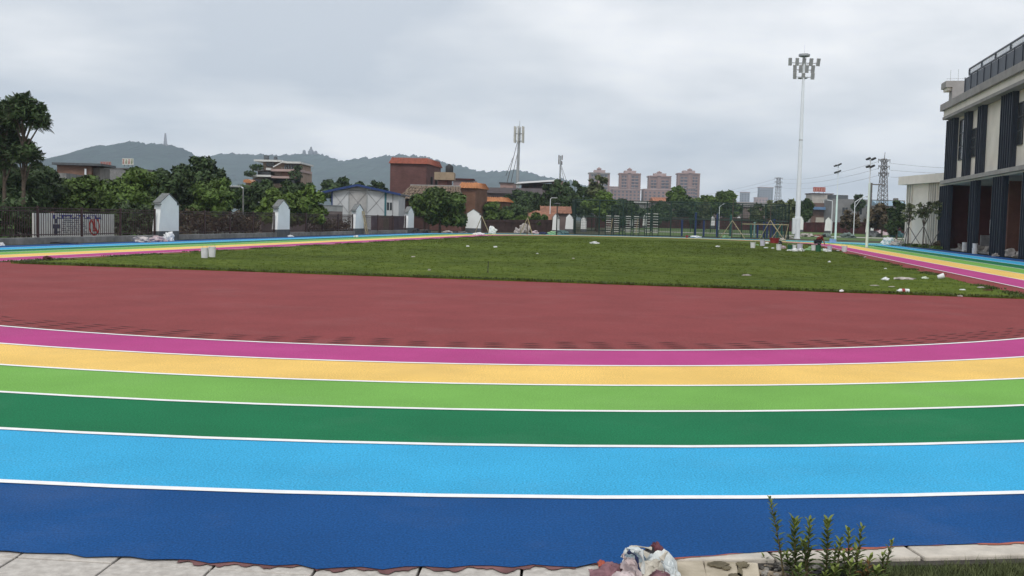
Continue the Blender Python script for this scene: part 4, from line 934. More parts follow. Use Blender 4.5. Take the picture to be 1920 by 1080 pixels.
# hilltop mast and temple
Y = 2240; p = W(310, 272, Y); t = thing('hilltop_mast', 'faint lattice broadcasting mast on top of the left hill', 'mast', (p.x, Y, p.z - 8), 0); M_farst = mat('far_steel', (.36, .34, .36), .8)
hh = H(310, 250, Y) - p.z + 8; lattice(t, 7, 1.2, 0, hh, 8, M_farst, .8)
Y = 2640; p = W(583, 288, Y); zb = p.z - 4; zt = H(583, 275, Y) - zb
t = thing('hilltop_temple', 'stepped temple silhouette with a rounded spire on the ridge behind the villa', 'temple', (p.x, Y, zb), 0); M_temple = mat('far_temple_stone', (.16, .15, .16), .9)
MB().lathe([(7.5, 0), (7.5, zt * .45), (5.2, zt * .55), (4.6, zt * .66), (2.6, zt * .72), (2.9, zt * .84), (2.2, zt * .93), (.6, zt)], n=10).build('main_dome', M_temple, t)
for sx, k in ((-17, .62), (12, .55)): MB().lathe([(4.0, 0), (4.2, zt * k * .6), (3.2, zt * k * .85), (.8, zt * k)], (sx, 0, 0), 9).build('side_dome', M_temple, t)
# right side: building with red sign, grey house
Y = 270; cx = W(1540, 390, Y).x; X = lambda px: W(px, 390, Y).x - cx; Z = lambda py, px=1545: H(px, py, Y)
t = thing('stepped_building', 'pale stepped building with a dark coping carrying the red sign', 'building', (cx, Y, 0), 0); M_pale = mat('pale_render', (.42, .40, .37), .85, .1, 1)
MB().b2(X(1522), X(1560), 0, 6, 0, Z(364)).build('upper_wall', M_pale, t); MB().b2(X(1520), X(1562), -.2, 6.1, Z(364), Z(362.5)).build('coping', M_redwall, t)
MB().b2(X(1520), X(1545), -1.0, 0, 0, Z(381)).build('lower_wall', mat('brown_brick_far', (.16, .10, .08), .9, .2, 1), t)
MB().b2(X(1517), X(1543), -2.4, -.9, Z(393.5), Z(388.5)).build('awning', mat('blue_awning', (.13, .24, .42), .6, .1, 1), t)
MB().b2(X(1543), X(1562), -.7, 0, Z(406), Z(376)).build('bay_wall', M_pil, t)
for a in (1546.5, 1552.5): MB().b2(X(a), X(a + 2.6), -.75, -.68, Z(402), Z(389 if a > 1550 else 394)).build('window', mat('brown_shutter', (.10, .06, .05), .7), t)
MB().b2(X(1528), X(1553), -1.4, -.8, Z(417), Z(408)).build('low_wall', mat('cream_wall', (.50, .47, .40), .85, .1, 1), t)
roofsign('red roof sign with pale characters on the stepped building', 1525, 1548, 351, 359.5, 269, Z(363), mat('sign_box_red', (.40, .07, .05), .6, .1, 2), mat('sign_pale', (.62, .45, .40), .6), 8, 5)
Y = 262; cx = W(1625, 390, Y).x; X = lambda px: W(px, 400, Y).x - cx; Z = lambda py, px=1620: H(px, py, Y)
t = thing('grey_house', 'long unpainted grey cement house behind the lamp posts', 'house', (cx, Y, 0), 0); M_cem = mat('grey_cement', (.20, .20, .20), .9, .15, .8, coarse=(.3, .15))
MB().b2(X(1560), X(1696), 0, 7, 0, Z(374)).build('wall', M_cem, t); MB().b2(X(1561), X(1590), .5, 5, Z(374), Z(366.5)).build('roof_block', M_dkbase, t)
for a, c in ((1579, 1589), (1606, 1616), (1640, 1649), (1664, 1674)):
    wv = MB().b2(X(a), X(c), -.05, .05, Z(402, a), Z(389, a)).build('window', M_glass, t); MB().b2(X((a + c) / 2) - .03, X((a + c) / 2) + .03, -.08, -.055, Z(402, a), Z(389, a)).build('frame', M_metal, wv)
t2 = low_roof('low shed with a light blue sloping roof right of the pylon', 1648, 1706, 377, 386, 250, 5, mat('light_blue_roof', (.25, .36, .45), .6, .1, 1), M_cem, False, 'blue_roof_shed')
p = W(1679, 385, 240); t = thing('water_tank', 'rusty cylindrical tank on posts between the pylon and the annex', 'tank', (p.x, 240, 0), 0)
MB().lathe([(.55, 0), (.6, .1), (.6, 1.6), (.5, 1.75)], (0, 0, H(1679, 386, 240)), 12).build('drum', M_steel, t, sm=True); MB().tube((0, 0, 0), (0, 0, H(1679, 386, 240)), .12).build('post', M_steel, t)
# ================================================================ SCHOOL BUILDING (right)
# local frame: x = away from the track (u), y = along the track (s); origin at the far corner of the facade
BU, BS = 20.95, s_at(1767, 20.95, 460)
bt = thing('school_building', 'two storey school building with navy fin clusters and dark roof railing at the right edge', 'school building', TF(BU, BS), -PHI)
sy = lambda px, u=0.0: s_at(px, BU + u, 300) - BS
Yc = TF(BU, BS).y; hz_ = lambda py, px=1772: H(px, py, Yc)
zs0, zs1, ze0, ze1, zg1, zt1 = 4.56, 4.80, 8.95, 9.40, 9.90, 11.46
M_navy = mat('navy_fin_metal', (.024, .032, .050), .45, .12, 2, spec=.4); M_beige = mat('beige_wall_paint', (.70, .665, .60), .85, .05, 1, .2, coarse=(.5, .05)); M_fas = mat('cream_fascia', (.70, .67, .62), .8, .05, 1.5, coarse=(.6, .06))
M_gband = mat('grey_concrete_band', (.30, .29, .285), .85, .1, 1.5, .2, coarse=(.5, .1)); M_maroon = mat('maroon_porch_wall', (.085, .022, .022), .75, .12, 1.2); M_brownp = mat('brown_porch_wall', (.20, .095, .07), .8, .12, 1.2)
M_soffit = mat('soffit_white', (.55, .55, .54), .8, .05, 1); M_pglass = mat('railing_glass', (.42, .45, .48), .25, .05, 1, alpha=.45)
END = -44.0
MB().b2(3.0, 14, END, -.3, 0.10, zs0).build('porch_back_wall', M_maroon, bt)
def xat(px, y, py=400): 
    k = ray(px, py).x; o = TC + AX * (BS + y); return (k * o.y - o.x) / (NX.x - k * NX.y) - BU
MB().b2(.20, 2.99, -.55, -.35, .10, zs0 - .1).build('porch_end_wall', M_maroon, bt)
MB().b2(.20, 14, END, .2, 0, .10).build('porch_floor', M_conc, bt)
MB().b2(-.35, 14, END, .15, zs0, zs1).build('floor_slab', M_gband, bt); MB().b2(-.1, 14, END, .1, zs0 - .10, zs0 - .003).build('slab_soffit', M_soffit, bt)
MB().b2(.16, 14, END, -.95, zs1, ze0).build('upper_wall', M_beige, bt)
MB().b2(-.55, 14, END, -.72, ze0, ze0 + .12).build('eave_soffit', M_gband, bt); MB().b2(-.50, 14, END, -.76, ze0 + .12, ze1 + .15).build('fascia', M_fas, bt)
MB().b2(-.72, 14, END, -.60, ze1 + .15, zg1 + .1).build('roof_band', M_gband, bt); MB().b2(-.56, -.5, END + .1, -.73, ze0 + .122, ze0 + .18).build('fascia_trim', M_gband, bt)
# corner bracket, C shaped from the side
MB().b2(-.72, 1.6, -2.2, -.58, zt1 - .42, zt1).build('corner_slab', M_gband, bt); MB().b2(-.3, 1.6, -2.2, -1.2, zg1 + .1, zt1 - .42).build('corner_post', M_gband, bt); MB().b2(-.6, .3, -2.0, -.75, zt1 - .62, zt1 - .423).build('corner_lip', M_fas, bt)
# dark parapet screen with ribs and railing
ys0 = sy(1803, -.62)
MB().b2(-.68, -.56, END, ys0, zg1 + .1, 10.86).build('parapet_screen', M_navy, bt)
for k in range(24): MB().b2(-.715, -.68, ys0 - .2 - 1.6 * k, ys0 - .12 - 1.6 * k, zg1 + .1, 10.93).build('parapet_rib', M_navy, bt)
yr = sy(1809, -.62); _Yr = TF(BU - .6, BS + yr).y; zr1 = 11.38; zr0 = 10.93
MB().b2(-.66, -.58, END, yr, zr1 - .08, zr1).build('handrail', M_navy, bt); MB().b2(-.66, -.58, END, yr, zr0 + .0, zr0 + .08).build('lower_rail', M_navy, bt)
k = 0; yy = yr - .05
while yy > END + 1:
    MB().b2(-.67, -.57, yy - .06, yy + .06, zr0 + .08, zr1 - .08).build('railing_post', M_navy, bt)
    MB().b2(-.63, -.61, yy - 3.05, yy - .08, zr0 + .10, zr1 - .10).build('railing_pane', M_pglass, bt); yy -= 3.15
b = MB(); b.tube((-.2, -.9, zt1), (-.2, -.9, zt1 + .9), .015, n=4); b.tube((.3, -.9, zt1), (.3, -.9, zt1 + .95), .015, n=4); b.tube((-.5, -.9, zt1 + .3), (1.2, -1.2, zt1 + .3), .012, n=4); b.build('lightning_wire', M_metal, bt)
# fin clusters: name by start/end station
def fins(y_far, y_near, z0, z1, n, x0=-.06, dp=.42, nm='fin_column'):
    c = MB().b2(x0 + .04, x0 + .215, y_near, y_far, z0, z1).build(nm, M_navy, bt)
    for i in range(n):
        y = y_near + .03 + (y_far - y_near - .12) * i / max(1, n - 1); MB().b2(x0 - .12, x0 + .036, y, y + .07, z0 + .003, z1 - .003).build('fin', M_navy, c)
up = [(1776, 1790, 5), (1809, 1816, 3), (1834, 1842, 3), (1877, 1899, 6)]
for a, c, n in up: fins(sy(a), sy(c), zs1, ze0, n)
lo = [(1769, 1785, 5), (1827, 1837, 3), (1869, 1888, 5)]
for a, c, n in lo: fins(sy(a), sy(c), .0, zs0 - .1, n)
yq = sy(1899) - 4
for k in range(7):
    fins(yq + 1.1, yq - .4, zs1, ze0, 5); fins(yq + 1.3, yq - .3, 0, zs0 - .1, 5); yq -= 4.6
def wnd(px0, px1, py0, py1, u=.16, mt=M_glass, nm='window', fr=True):
    y0, y1 = sy(px0, u), sy(px1, u); Yw = TF(BU + u, BS + y1).y; za, zc = H(px1, py0, Yw), H(px1, py1, Yw)
    o = MB().b2(u - .04, u + .1, y1, y0, zc, za).build(nm, mt, bt)
    if fr:
        b = MB()
        for z in np.linspace(zc, za, 4): b.b2(u - .07, u - .04, y1, y0, z - .03, z + .03)
        for y in (y0, y1): b.b2(u - .07, u - .04, y - .04, y + .04, zc, za)
        b.build('frame', M_dark, o)
wnd(1798, 1808, 222, 298); wnd(1818, 1829, 240, 293); wnd(1907, 1916, 190, 270)
yy = sy(1916, .16) - 6
for k in range(6): MB().b2(.12, .22, yy - 2, yy, zs1 + 1.0, zs1 + 3.0).build('window', M_glass, bt); yy -= 4.6
Yw = TF(BU + 1.5, BS - .55).y; o = MB().b2(xat(1815, -.55), xat(1824, -.55), -.60, -.553, H(1820, 433, Yw), H(1820, 364, Yw)).build('porch_window', mat('pale_window', (.35, .37, .38), .3), bt)
b = MB()
for z in np.linspace(H(1820, 433, Yw), H(1820, 364, Yw), 5): b.b2(xat(1815, -.55), xat(1824, -.55), -.63, -.605, z - .04, z + .04)
for px in (1815, 1824): b.b2(xat(px, -.55) - .03, xat(px, -.55) + .03, -.64, -.604, H(1820, 433, Yw), H(1820, 364, Yw))
b.build('frame', M_dark, o)
MB().b2(xat(1857, -3.0), xat(1863, -3.0), -3.05, -3.0, H(1860, 438, TF(BU, BS - 3).y), H(1860, 412, TF(BU, BS - 3).y)).build('porch_notice', M_pil, bt)
y0, y1 = sy(1893, 2.9), sy(1935, 2.9); MB().b2(2.85, 2.99, y1, y0, .1, zs0 - .2).build('brown_panel', M_brownp, bt)
MB().b2(xat(1840, -2.6), 2.98, -2.9, -2.6, .1, H(1850, 441, TF(BU, BS - 2.6).y)).build('porch_parapet', M_conc, bt)
MB().b2(1.9, 2.98, -9.2, -9.0, .1, zs0 - .1).build('porch_cross_wall', M_brownp, bt)
# ------- white annex behind
A = G(1697, 456, 0); 
k1 = ray(1776, 400).x; d = Vector((-.052, .9986)); Yb = TF(BU, BS).y + 3.0
Bp = Vector((k1 * Yb, Yb)); kA = ray(1698, 400).x; tt = (Bp.x - kA * Bp.y) / (kA * d.y - d.x); Ap = Bp + d * tt
ln = (Ap - Bp).length; at_ = thing('school_annex', 'lower cream coloured annex with vertical ribs standing behind the school building', 'annex', (Bp.x, Bp.y, 0), math.atan2(d.y, d.x))
hA = H(1735, 344, (Yb + Ap.y) / 2); hA1 = H(1735, 328, (Yb + Ap.y) / 2)
MB().b2(-3, ln, -10, -.003, 0, hA).build('wall', M_beige, at_)
MB().b2(-3, ln + .5, -10, .5, hA, hA1).build('fascia', M_fas, at_)
fx = lambda px: (lambda k: (k * Bp.y - Bp.x) / (d.x - k * d.y))(ray(px, 400).x)
for px in (1701, 1705, 1709): MB().b2(fx(px) - .05, fx(px) + .05, 0, .12, 0, hA - .004).build('rib', M_beige, at_)
for px in (1741, 1744.5, 1748, 1752, 1756.5): MB().b2(fx(px) - .05, fx(px) + .05, 0, .12, 0, hA - .004).build('rib', M_beige, at_)
for a, c in ((1701, 1705), (1705, 1709), (1741, 1744.5), (1744.5, 1748), (1748, 1752), (1752, 1756.5)): MB().b2(fx(a) - .055, fx(c) + .055, .001, .04, 0.01, hA - .006).build('rib_gap_shade', M_gband, at_)  # raised grey strips between ribs: shade of the gaps put into the colour
# planting strip in front of the annex
def gravelbed(): pass
pstrip = [(1690, 460.5), (1700, 460), (1735, 463), (1764, 465.5), (1764, 469), (1740, 466.5), (1700, 462.6)]
b = MB(); b.v = [tuple(G(x, y, .0) + Vector((0, 0, .02))) for x, y in pstrip]; b.f = [tuple(range(len(pstrip)))[::-1]]; b.m = [0]; b.build('planting_bed', M_lawn2, kind='structure')
V_, Q_ = leafcloud([(*G(px, py, 0).xy, .08, .35, .35) for px, py in ((1702, 461.5), (1709, 462), (1716, 462.8), (1724, 463.6), (1731, 464.4), (1738, 465.2), (1745, 466), (1752, 466.8), (1758, 467.6))], 1400, .13, 9, shell=.1)
tag(mesh_np('ground_cover', V_, Q_, M_leaf, kind='stuff'), 'low green ground cover along the foot of the cream annex', 'ground cover')
def staked_tree(label, px, py, top, wpx, seed, lean=0, stakes=3, leaf=M_leafp, nl=420):
    g = G(px, py, 0) if py > 440 else None; Y = g.y; t = thing('staked_tree', label, 'young tree', (g.x, Y, 0), 0, 'newly planted staked trees'); rd = random.Random(seed)
    h = H(px, top, Y); hw = wpx / 2 / F * Y; b = MB(); hs = h * .45; b.tube((0, 0, 0), (lean, 0, hs), .05, .04, 6); cl = []
    for k in range(9):
        a = k * 2.4; r = hw * rd.uniform(.3, 1.0); z = h * rd.uniform(.72, .98); e_ = (lean + r * math.cos(a), r * math.sin(a), z); b.tube((lean, 0, hs + rd.uniform(0, .3)), e_, .025, .01, 5); cl.append((*e_, .28, .8)); cl.append((lean + r * .6 * math.cos(a), r * .6 * math.sin(a), z * .85, .2, .8))
    b.build('trunk', M_trunk, t, sm=True); V, Q = leafcloud(cl, nl, .11, seed, shell=.1); mesh_np('crown', V, Q, leaf, t)
    for k in range(stakes):
        a = 6.283 * k / stakes + .5 + seed; MB().tube((1.0 * math.cos(a), 1.0 * math.sin(a), 0), (lean * .7 + .04 * math.cos(a), .04 * math.sin(a), hs * 1.02), .03, n=5).build('stake', M_steel if leaf is M_leafp else M_bamboo, t)
    return t
staked_tree('thin staked tree at the left rib group of the annex', 1702, 462.5, 382, 26, 1); staked_tree('fullest of the staked trees, in the middle of the annex wall', 1730, 464.6, 379, 40, 2, nl=560); staked_tree('staked tree half hidden by the first navy column of the school', 1764, 467, 378, 34, 5, nl=480)

# ================================================================ FLOODLIGHT MAST
g = G(1494, 448, 0); Y = g.y; mt_ = thing('floodlight_mast', 'very tall white floodlight mast with three tiers of lamps and a round top platform', 'floodlight mast', (g.x, Y, 0), 0)
px_m = Y / F; zz = lambda py: H(1503, py, Y)
MB().lathe([(.34, 0), (.34, .12), (.30, .14), (.30, 2.2), (.27, 2.4)], n=20).build('base_flange', M_wpaint, mt_, sm=False)
MB().tube((0, 0, 2.38), (0, 0, zz(262)), .27, .19, 18).build('shaft', M_wpaint, mt_, sm=True); MB().tube((0, 0, zz(262) - .02), (0, 0, zz(118)), .20, .11, 18).build('shaft', M_wpaint, mt_, sm=True)
MB().tube((0, 0, zz(263.5)), (0, 0, zz(262)), .22, n=18).build('joint_collar', M_metal, mt_)
MB().box((-.42, -.1, 1.35), (.30, .34, 1.7)).build('control_box', M_wpaint, mt_, bevel=.03)
MB().lathe([(.12, 0), (.55, .12), (.58, .16), (.58, .34), (.50, .38)], (0, 0, zz(108)), 24).build('top_platform', M_metal, mt_); MB().tube((0, 0, zz(118)), (0, 0, zz(106)), .07, n=8).build('neck', M_metal, mt_)
MB().tube((0, 0, zz(106)), (0, 0, zz(84)), .015, .008, 5).build('lightning_rod', M_metal, mt_)
lens_m = mat('lamp_face', (.30, .31, .31), .35, .08, 3, metal=.2); lbx = MB(); lbx.box((0, 0, 0), (.36, .16, .80)); lampme = lbx.mesh('floodlight', [mat('lamp_housing_grey', (.36, .36, .35), .5, .08, 3)])
bez = MB(); bez.b2(-.15, .15, -.095, -.082, -.36, .36); bezme = bez.mesh('lamp_lens', lens_m)
fn_ = MB(); [fn_.b2(-.16, .16, .082, .14, z, z + .03) for z in np.linspace(-.3, .27, 6)]; finme = fn_.mesh('cooling_fins', M_metal)
sc_ = 140 / 1.0
for (row, z_, xs_, hh) in ((0, 116.3, (1480.5, 1493.4, 1506.2, 1519.3, 1532.6), 1.0), (1, 129.3, (1489, 1499.7, 1511.1, 1522.4), 1.0), (2, 142.7, (1488.3, 1504.2, 1521.5), .82)):
    cxr = {0: 1506.5, 1: 1505.7, 2: 1504.8}[row]
    half = (xs_[-1] - xs_[0]) / 2 * px_m; MB().box(((np.mean(xs_) - cxr) * px_m, .12, zz(z_ + 1.5)), (2 * half, .07, .07)).build('crossbar', M_metal, mt_)
    for k in range(2): MB().tube((0, 0, zz(z_ + 5)), ((-1) ** k * half * .7, .12, zz(z_ + 1.5)), .025, n=5).build('brace', M_metal, mt_)
    for i, x in enumerate(xs_):
        o = bpy.data.objects.new('floodlight', lampme); COL.objects.link(o); o.parent = mt_; o.location = ((x - cxr) * px_m, -.05, zz(z_)); o.scale = (1, 1, hh); o.rotation_euler = (R_(12), 0, R_(-18 + 9 * i))
        for me, nm in ((bezme, 'lamp_lens'), (finme, 'cooling_fins')):
            c = bpy.data.objects.new(nm, me); COL.objects.link(c); c.parent = o
MB().lathe([(.5, 0), (.52, .03), (.5, .06)], (.0, .35, zz(146.5)), 14).build('ring_bracket', M_metal, mt_)

# slim lamp poles
def slim(label, px, py, ptop, topx, lights, cut):
    g = G(px, py, 0); Y = g.y; t = thing('lamp_pole', label, 'lamp pole', (g.x, Y, 0), 0, 'slim floodlight poles behind the far corner'); z1 = H(px, cut, Y); z2 = H(topx, ptop, Y)
    MB().tube((0, 0, 0), (0, 0, z1), .10, .075, 12).build('lower_pole', mat('pale_green_white_paint', (.66, .76, .72), .5, .04, 2), t, sm=True); MB().tube((0, 0, z1 - .01), (0, 0, z2), .045, .03, 8).build('upper_pole', M_wpaint, t, sm=True)
    MB().lathe([(.16, 0), (.16, .04), (.11, .05)], n=12).build('foot_plate', M_metal, t)
    for (x, y, w_) in lights:
        k = Y / F; lx = (x - topx) * k; lz = H(topx, y, Y); o = MB().box((0, 0, 0), (w_ * k, .35, .13), 0, Matrix.Rotation(R_(-28), 3, 'Y')).build('lamp_head', M_dark, t, bevel=.02); o.location = (lx, -.05, lz)
        MB().tube((0, 0, lz - .12), (lx, 0, lz - .04), .018, n=5).build('arm', M_metal, t)
slim('slim pale lamp pole just right of the crouching worker', 1566, 453, 305, 1576, [(1570, 311, 5), (1577.5, 308.5, 7), (1571, 323.5, 5), (1577, 321.5, 7)], 366)
slim('slim pale lamp pole nearest the school annex', 1625, 465, 297, 1638, [(1633, 298, 7), (1642.5, 298, 8), (1633, 312.5, 6), (1641, 312, 8)], 343)
# curved street lamps beyond
def street(label, px, pyb, ptop, armx, army, Y, double=False):
    p = W(px, ptop, Y); zb = gz(p.x, Y); t = thing('street_lamp', label, 'street lamp', (p.x, Y, zb), 0, 'curved street lamps beyond the field'); h = p.z - zb
    MB().tube((0, 0, 0), (0, 0, h), .06 if Y > 80 else .05, .045 if Y > 80 else .04, 8).build('pole', M_wpaint if Y > 80 else M_conc, t, sm=True); ax_ = (armx - px) * Y / F; az = H(armx, army, Y) - zb; b = MB(); n = 6; pr = Vector((0, 0, h))
    for i in range(1, n + 1): f = i / n; q = Vector((ax_ * f, 0, h + (az - h) * math.sin(f * math.pi / 2))); b.tube(pr, q, .045, n=6); pr = q
    if double:
        pr = Vector((0, 0, h - .7))
        for i in range(1, n + 1): f = i / n; q = Vector((ax_ * f * .8, 0, h - .7 + (az - h + .6) * math.sin(f * math.pi / 2))); b.tube(pr, q, .03, n=5); pr = q
    b.build('arm', M_wpaint, t, sm=True); MB().box((ax_ + math.copysign(.25, ax_), 0, az), (.75, .22, .10)).build('lamp_head', M_metal, t, bevel=.02); return t
street('curved street lamp seen through the cage, in front of the grey hall', 1349, 420, 388, 1362, 381, 150); street('street lamp with a long curved double arm in front of the grey house', 1603, 425, 379, 1625, 369, 130, True); street('street lamp with a short arm pointing left, against the white bay of the stepped building', 1561, 425, 377, 1549, 375, 135)
street('old concrete lamp post behind the creeper thicket fence', 456, 430, 353, 449, 350, 62)
# utility frame right of pole
p = W(1634, 344, 130); t = thing('utility_frame', 'dark steel pole with two horizontal arms reaching to the lattice pylon', 'utility pole', (p.x, 130, gz(p.x, 130)), 0); zq = lambda py: H(1634, py, 130) - gz(p.x, 130)
MB().tube((0, 0, 0), (0, 0, zq(343)), .17, .14, 8).build('pole', M_steel, t)
for py, r in ((345.5, .07), (387, .12)): MB().tube((0, 0, zq(py)), (1.75 if py < 350 else 1.7, 0, zq(py) - .05), r, n=6).build('arm', M_steel, t)
# dark post lamp by the left end of the cage
p = G(1045, 437, 0); Y = 99.0; p = W(1045, 383, Y); t = thing('post_lamp', 'dark post lamp with a flat round head in front of the narrow white pillar', 'lamp post', (p.x, Y, 0), 0)
MB().tube((0, 0, 0), (0, 0, p.z - .1), .07, .05, 8).build('post', M_dark, t); MB().lathe([(.08, -.1), (.36, 0), (.38, .05), (.1, .12)], (0, 0, p.z), 16).build('lamp_shade', M_dark, t)
street('faint thin lamp post above the low terracotta roofs', 1032, 405, 374, 1035, 371, 124)

# ================================================================ SPORTS CAGE
M_cage = mat('dark_green_cage_steel', (.012, .035, .026), .5, .15, 3); M_mesh = mat('cage_mesh_wire', (.014, .035, .028), .6, .1, 3)
cg = thing('sports_cage', 'tall dark green wire mesh cage around the ball court beyond the far bend', 'sports cage', (0, 0, 0)); CB = {}
def cagewall(pa, pb, h, npost, step, topdens=1.0):
    pa = Vector(pa); pb = Vector(pb); d = pb - pa; 
    for i in range(npost + 1):
        q = pa + d * i / npost; MB().tube((q.x, q.y, q.z), (q.x, q.y, q.z + h), .055, n=6).build('post', M_cage, cg)
    for z in (.08, h * .5, h - .04): MB().tube((pa.x, pa.y, pa.z + z), (pb.x, pb.y, pb.z + z), .04, n=5).build('rail', M_cage, cg)
    b = MB(); ln = math.hypot(d.x, d.y); n = int(ln / step); e_ = .012
    for i in range(n): q = pa + d * (i + .5) / n; b.tube((q.x, q.y, q.z + .1), (q.x, q.y, q.z + h - .05), e_, n=3, cap=False)
    for k in range(int(h / step)):
        z = .1 + k * step; b.tube((pa.x, pa.y, pa.z + z), (pb.x, pb.y, pb.z + z), e_, n=3, cap=False)
    b.build('mesh', M_mesh, cg, kind='stuff')
cY = 106.0
c0 = G(1078, 441.5, 0); c0 = Vector((ray(1078, 441).x * cY, cY, 0)); c1 = Vector((ray(1478, 446).x * (cY + 1), cY + 1, 0)); hC = H(1240, 377, cY)
c0b = Vector((c0.x + .9, cY + 22, .2)); c1b = Vector((c1.x + 3.2, cY + 22, .2))
cagewall(c0, c1, hC, 9, .16); cagewall(c0, c0b, hC, 7, .16); cagewall(c0b, c1b, hC, 10, .22); cagewall(c1, c1b, hC, 6, .40)
# wall bars (climbing ladders) inside
M_bar = mat('pale_bar_metal', (.62, .62, .58), .5, .05, 3); M_bluepost = mat('blue_post_paint', (.02, .04, .15), .5, .1, 3); M_greenpost = mat('green_post_paint', (.02, .10, .09), .5, .1, 3)
def ladder_frame(label, px0, pxm, px1, ytop, ybot, Y, ntop=8):
    x0, x1, zt = front(px0, px1, ytop, Y); zb = H(px0, ybot, Y); cx = (x0 + x1) / 2; hw = (x1 - x0) / 2; xm = W(pxm, ytop, Y).x - cx; zg = gz(cx, Y)
    t = thing('wall_bars', label, 'climbing frame', (cx, Y, zg), 0, 'pale climbing ladder frames in the cage')
    for x in (-hw, xm - .12, xm + .12, hw): MB().tube((x, 0, 0), (x, 0, zt - zg + .05), .05, n=6).build('post', M_cage, t)
    for i in range(ntop):
        z = zb - zg + (zt - zb) * i / (ntop - 1)
        for a, c in ((-hw, xm - .12), (xm + .12, hw)): MB().tube((a, 0, z), (c, 0, z), .035, n=6).build('rung', M_bar, t)
ladder_frame('pale climbing ladder pair nearest the left end of the cage', 1136, 1149, 1162, 405, 434, 110, 8)
ladder_frame('middle pale climbing ladder pair with a bamboo pole leaning in it', 1173, 1186, 1199, 406, 435, 110, 8)
ladder_frame('pale climbing ladder pair at the right, in front of the green lawn', 1210, 1222, 1235, 401, 436, 110, 8)
for lb, px in (('bamboo pole leaning against the first climbing ladder pair', 1144), ('bamboo pole leaning against the middle climbing ladder pair', 1192)):
    p = W(px, 437, 109.3); tag(MB().tube((p.x, 109.2, .05), (p.x + .25, 109.85, .05 + 1.75), .03, n=6).build('bamboo_pole', M_bamboo), lb, 'bamboo pole')
# colourful exercise posts
rd = random.Random(8)
for i, (px, tp, c) in enumerate([(1279, 413, 0), (1305, 400, 0), (1320, 413, 0), (1346, 402, 0), (1371, 405, 1), (1409, 420, 1), (1415, 418, 2), (1421, 421, 0), (1433, 416, 0), (1439, 418, 0), (1446, 414, 0), (1452, 412, 0), (1458, 420, 1), (1466, 421, 1)]):
    Y = 111.5 + (i % 3) * .5; p = W(px, tp, Y); mt0 = [M_bluepost, M_greenpost, mat('pale_teal_post', (.20, .34, .33), .5, .1, 3)][c]
    t = thing('exercise_post', ['dark blue', 'green', 'pale teal'][c] + ' exercise post in the cage, ' + ['left of the blue gate like pair', 'left one of the tall pair by the lawn', 'short one beside the twig pile', 'tallest, just left of the staked tree', 'at the foot of the staked tree', 'first of the dense row left of the mast', 'thick one in the dense row', 'third of the dense row', 'fourth of the dense row', 'fifth of the dense row', 'sixth and tallest of the dense row', 'seventh of the dense row', 'second from the right end of the row', 'right end of the row beside the trestle'][i], 'exercise post', (p.x, Y, 0), 0, 'painted exercise posts in the cage')
    h = p.z; MB().tube((0, 0, 0), (0, 0, h), .14 if i in (3, 4) else .10, n=8).build('post', mt0, t); MB().lathe([(.13, 0), (.13, .05), (.05, .09)], (0, 0, h), 10).build('cap', mt0, t)
# bamboo tripods
def tripod(label, px, top, legs, Y, r=.035, grp='bamboo tripods supporting trees', trunk_top=None):
    p = W(px, top, Y); t = thing('bamboo_tripod', label, 'tree stakes', (p.x, Y, 0), 0, grp)
    for i, (lx, ly) in enumerate(legs): q = W(lx, ly, Y); MB().tube((q.x - p.x, (-.6 if i % 2 else .6), 0), (.02 * i, 0, p.z + .12), r, n=6).build('stake', M_bamboo, t)
    if trunk_top:
        z = H(px, trunk_top, Y); MB().tube((0, .05, 0), (.05, .05, z), .06, .03, 6).build('trunk', M_trunk, t)
tripod('bamboo stakes leaning in front of the broad corner pillar', 903, 408, [(890, 437), (918, 437)], 97, trunk_top=396)
tripod('bamboo stakes in front of the brown board fence, twigs heaped under them', 989, 411, [(975, 437), (998, 437)], 97, trunk_top=392)
tripod('tall bamboo tripod around the tree in the middle of the cage', 1373, 416, [(1353, 445), (1394, 446)], 104.5, trunk_top=372)
tripod('bamboo tripod at the right end of the cage, left of the red tub', 1444, 415, [(1427, 447), (1467, 445)], 104.5, trunk_top=378)
Y = 104; t = thing('bamboo_trestle', 'long horizontal bamboo pole on crossed legs left of the mast', 'trestle', (W(1436, 422, Y).x, Y, 0), 0); cx = W(1436, 422, Y).x; Xq = lambda px: W(px, 422, Y).x - cx; z1 = H(1436, 421, Y)
MB().tube((Xq(1392), 0, z1), (Xq(1478), .2, z1 + .02), .04, n=6).build('beam', M_bamboo, t)
for a, c in ((1446, 1466), (1470, 1448), (1472, 1479)): MB().tube((Xq(a), -.2, 0), (Xq(c), .1, z1 + .1), .03, n=5).build('leg', M_bamboo, t)

# ================================================================ CRUMPLED PLASTIC, BAGS, RUBBLE
def blob_mesh(name, seed, mt, rx=1, ry=1, rz=.5, amp=.35, sub=3, freq=2.2, flat=True, spikes=0.0):
    import bmesh
    from mathutils import noise
    bm = bmesh.new(); bmesh.ops.create_icosphere(bm, subdivisions=sub, radius=1); off = Vector((seed * 3.1, seed * 1.7, seed * .9))
    for v in bm.verts:
        n = v.co.normalized(); k = noise.noise(n * freq + off); k2 = noise.noise(n * freq * 2.7 + off * 2); rdg = 1 - abs(k2) * 2
        f = 1 + amp * k * 1.6 + amp * .45 * rdg + spikes * max(0, noise.noise(n * 5 + off)); v.co = Vector((n.x * rx * f, n.y * ry * f, n.z * rz * f))
        if v.co.z < -rz * .45: v.co.z = -rz * .45
        v.co.z += rz * .45
    me = bpy.data.meshes.new(name); bm.to_mesh(me); bm.free(); me.materials.append(mt)
    me.polygons.foreach_set('use_smooth', [not flat] * len(me.polygons)); return me
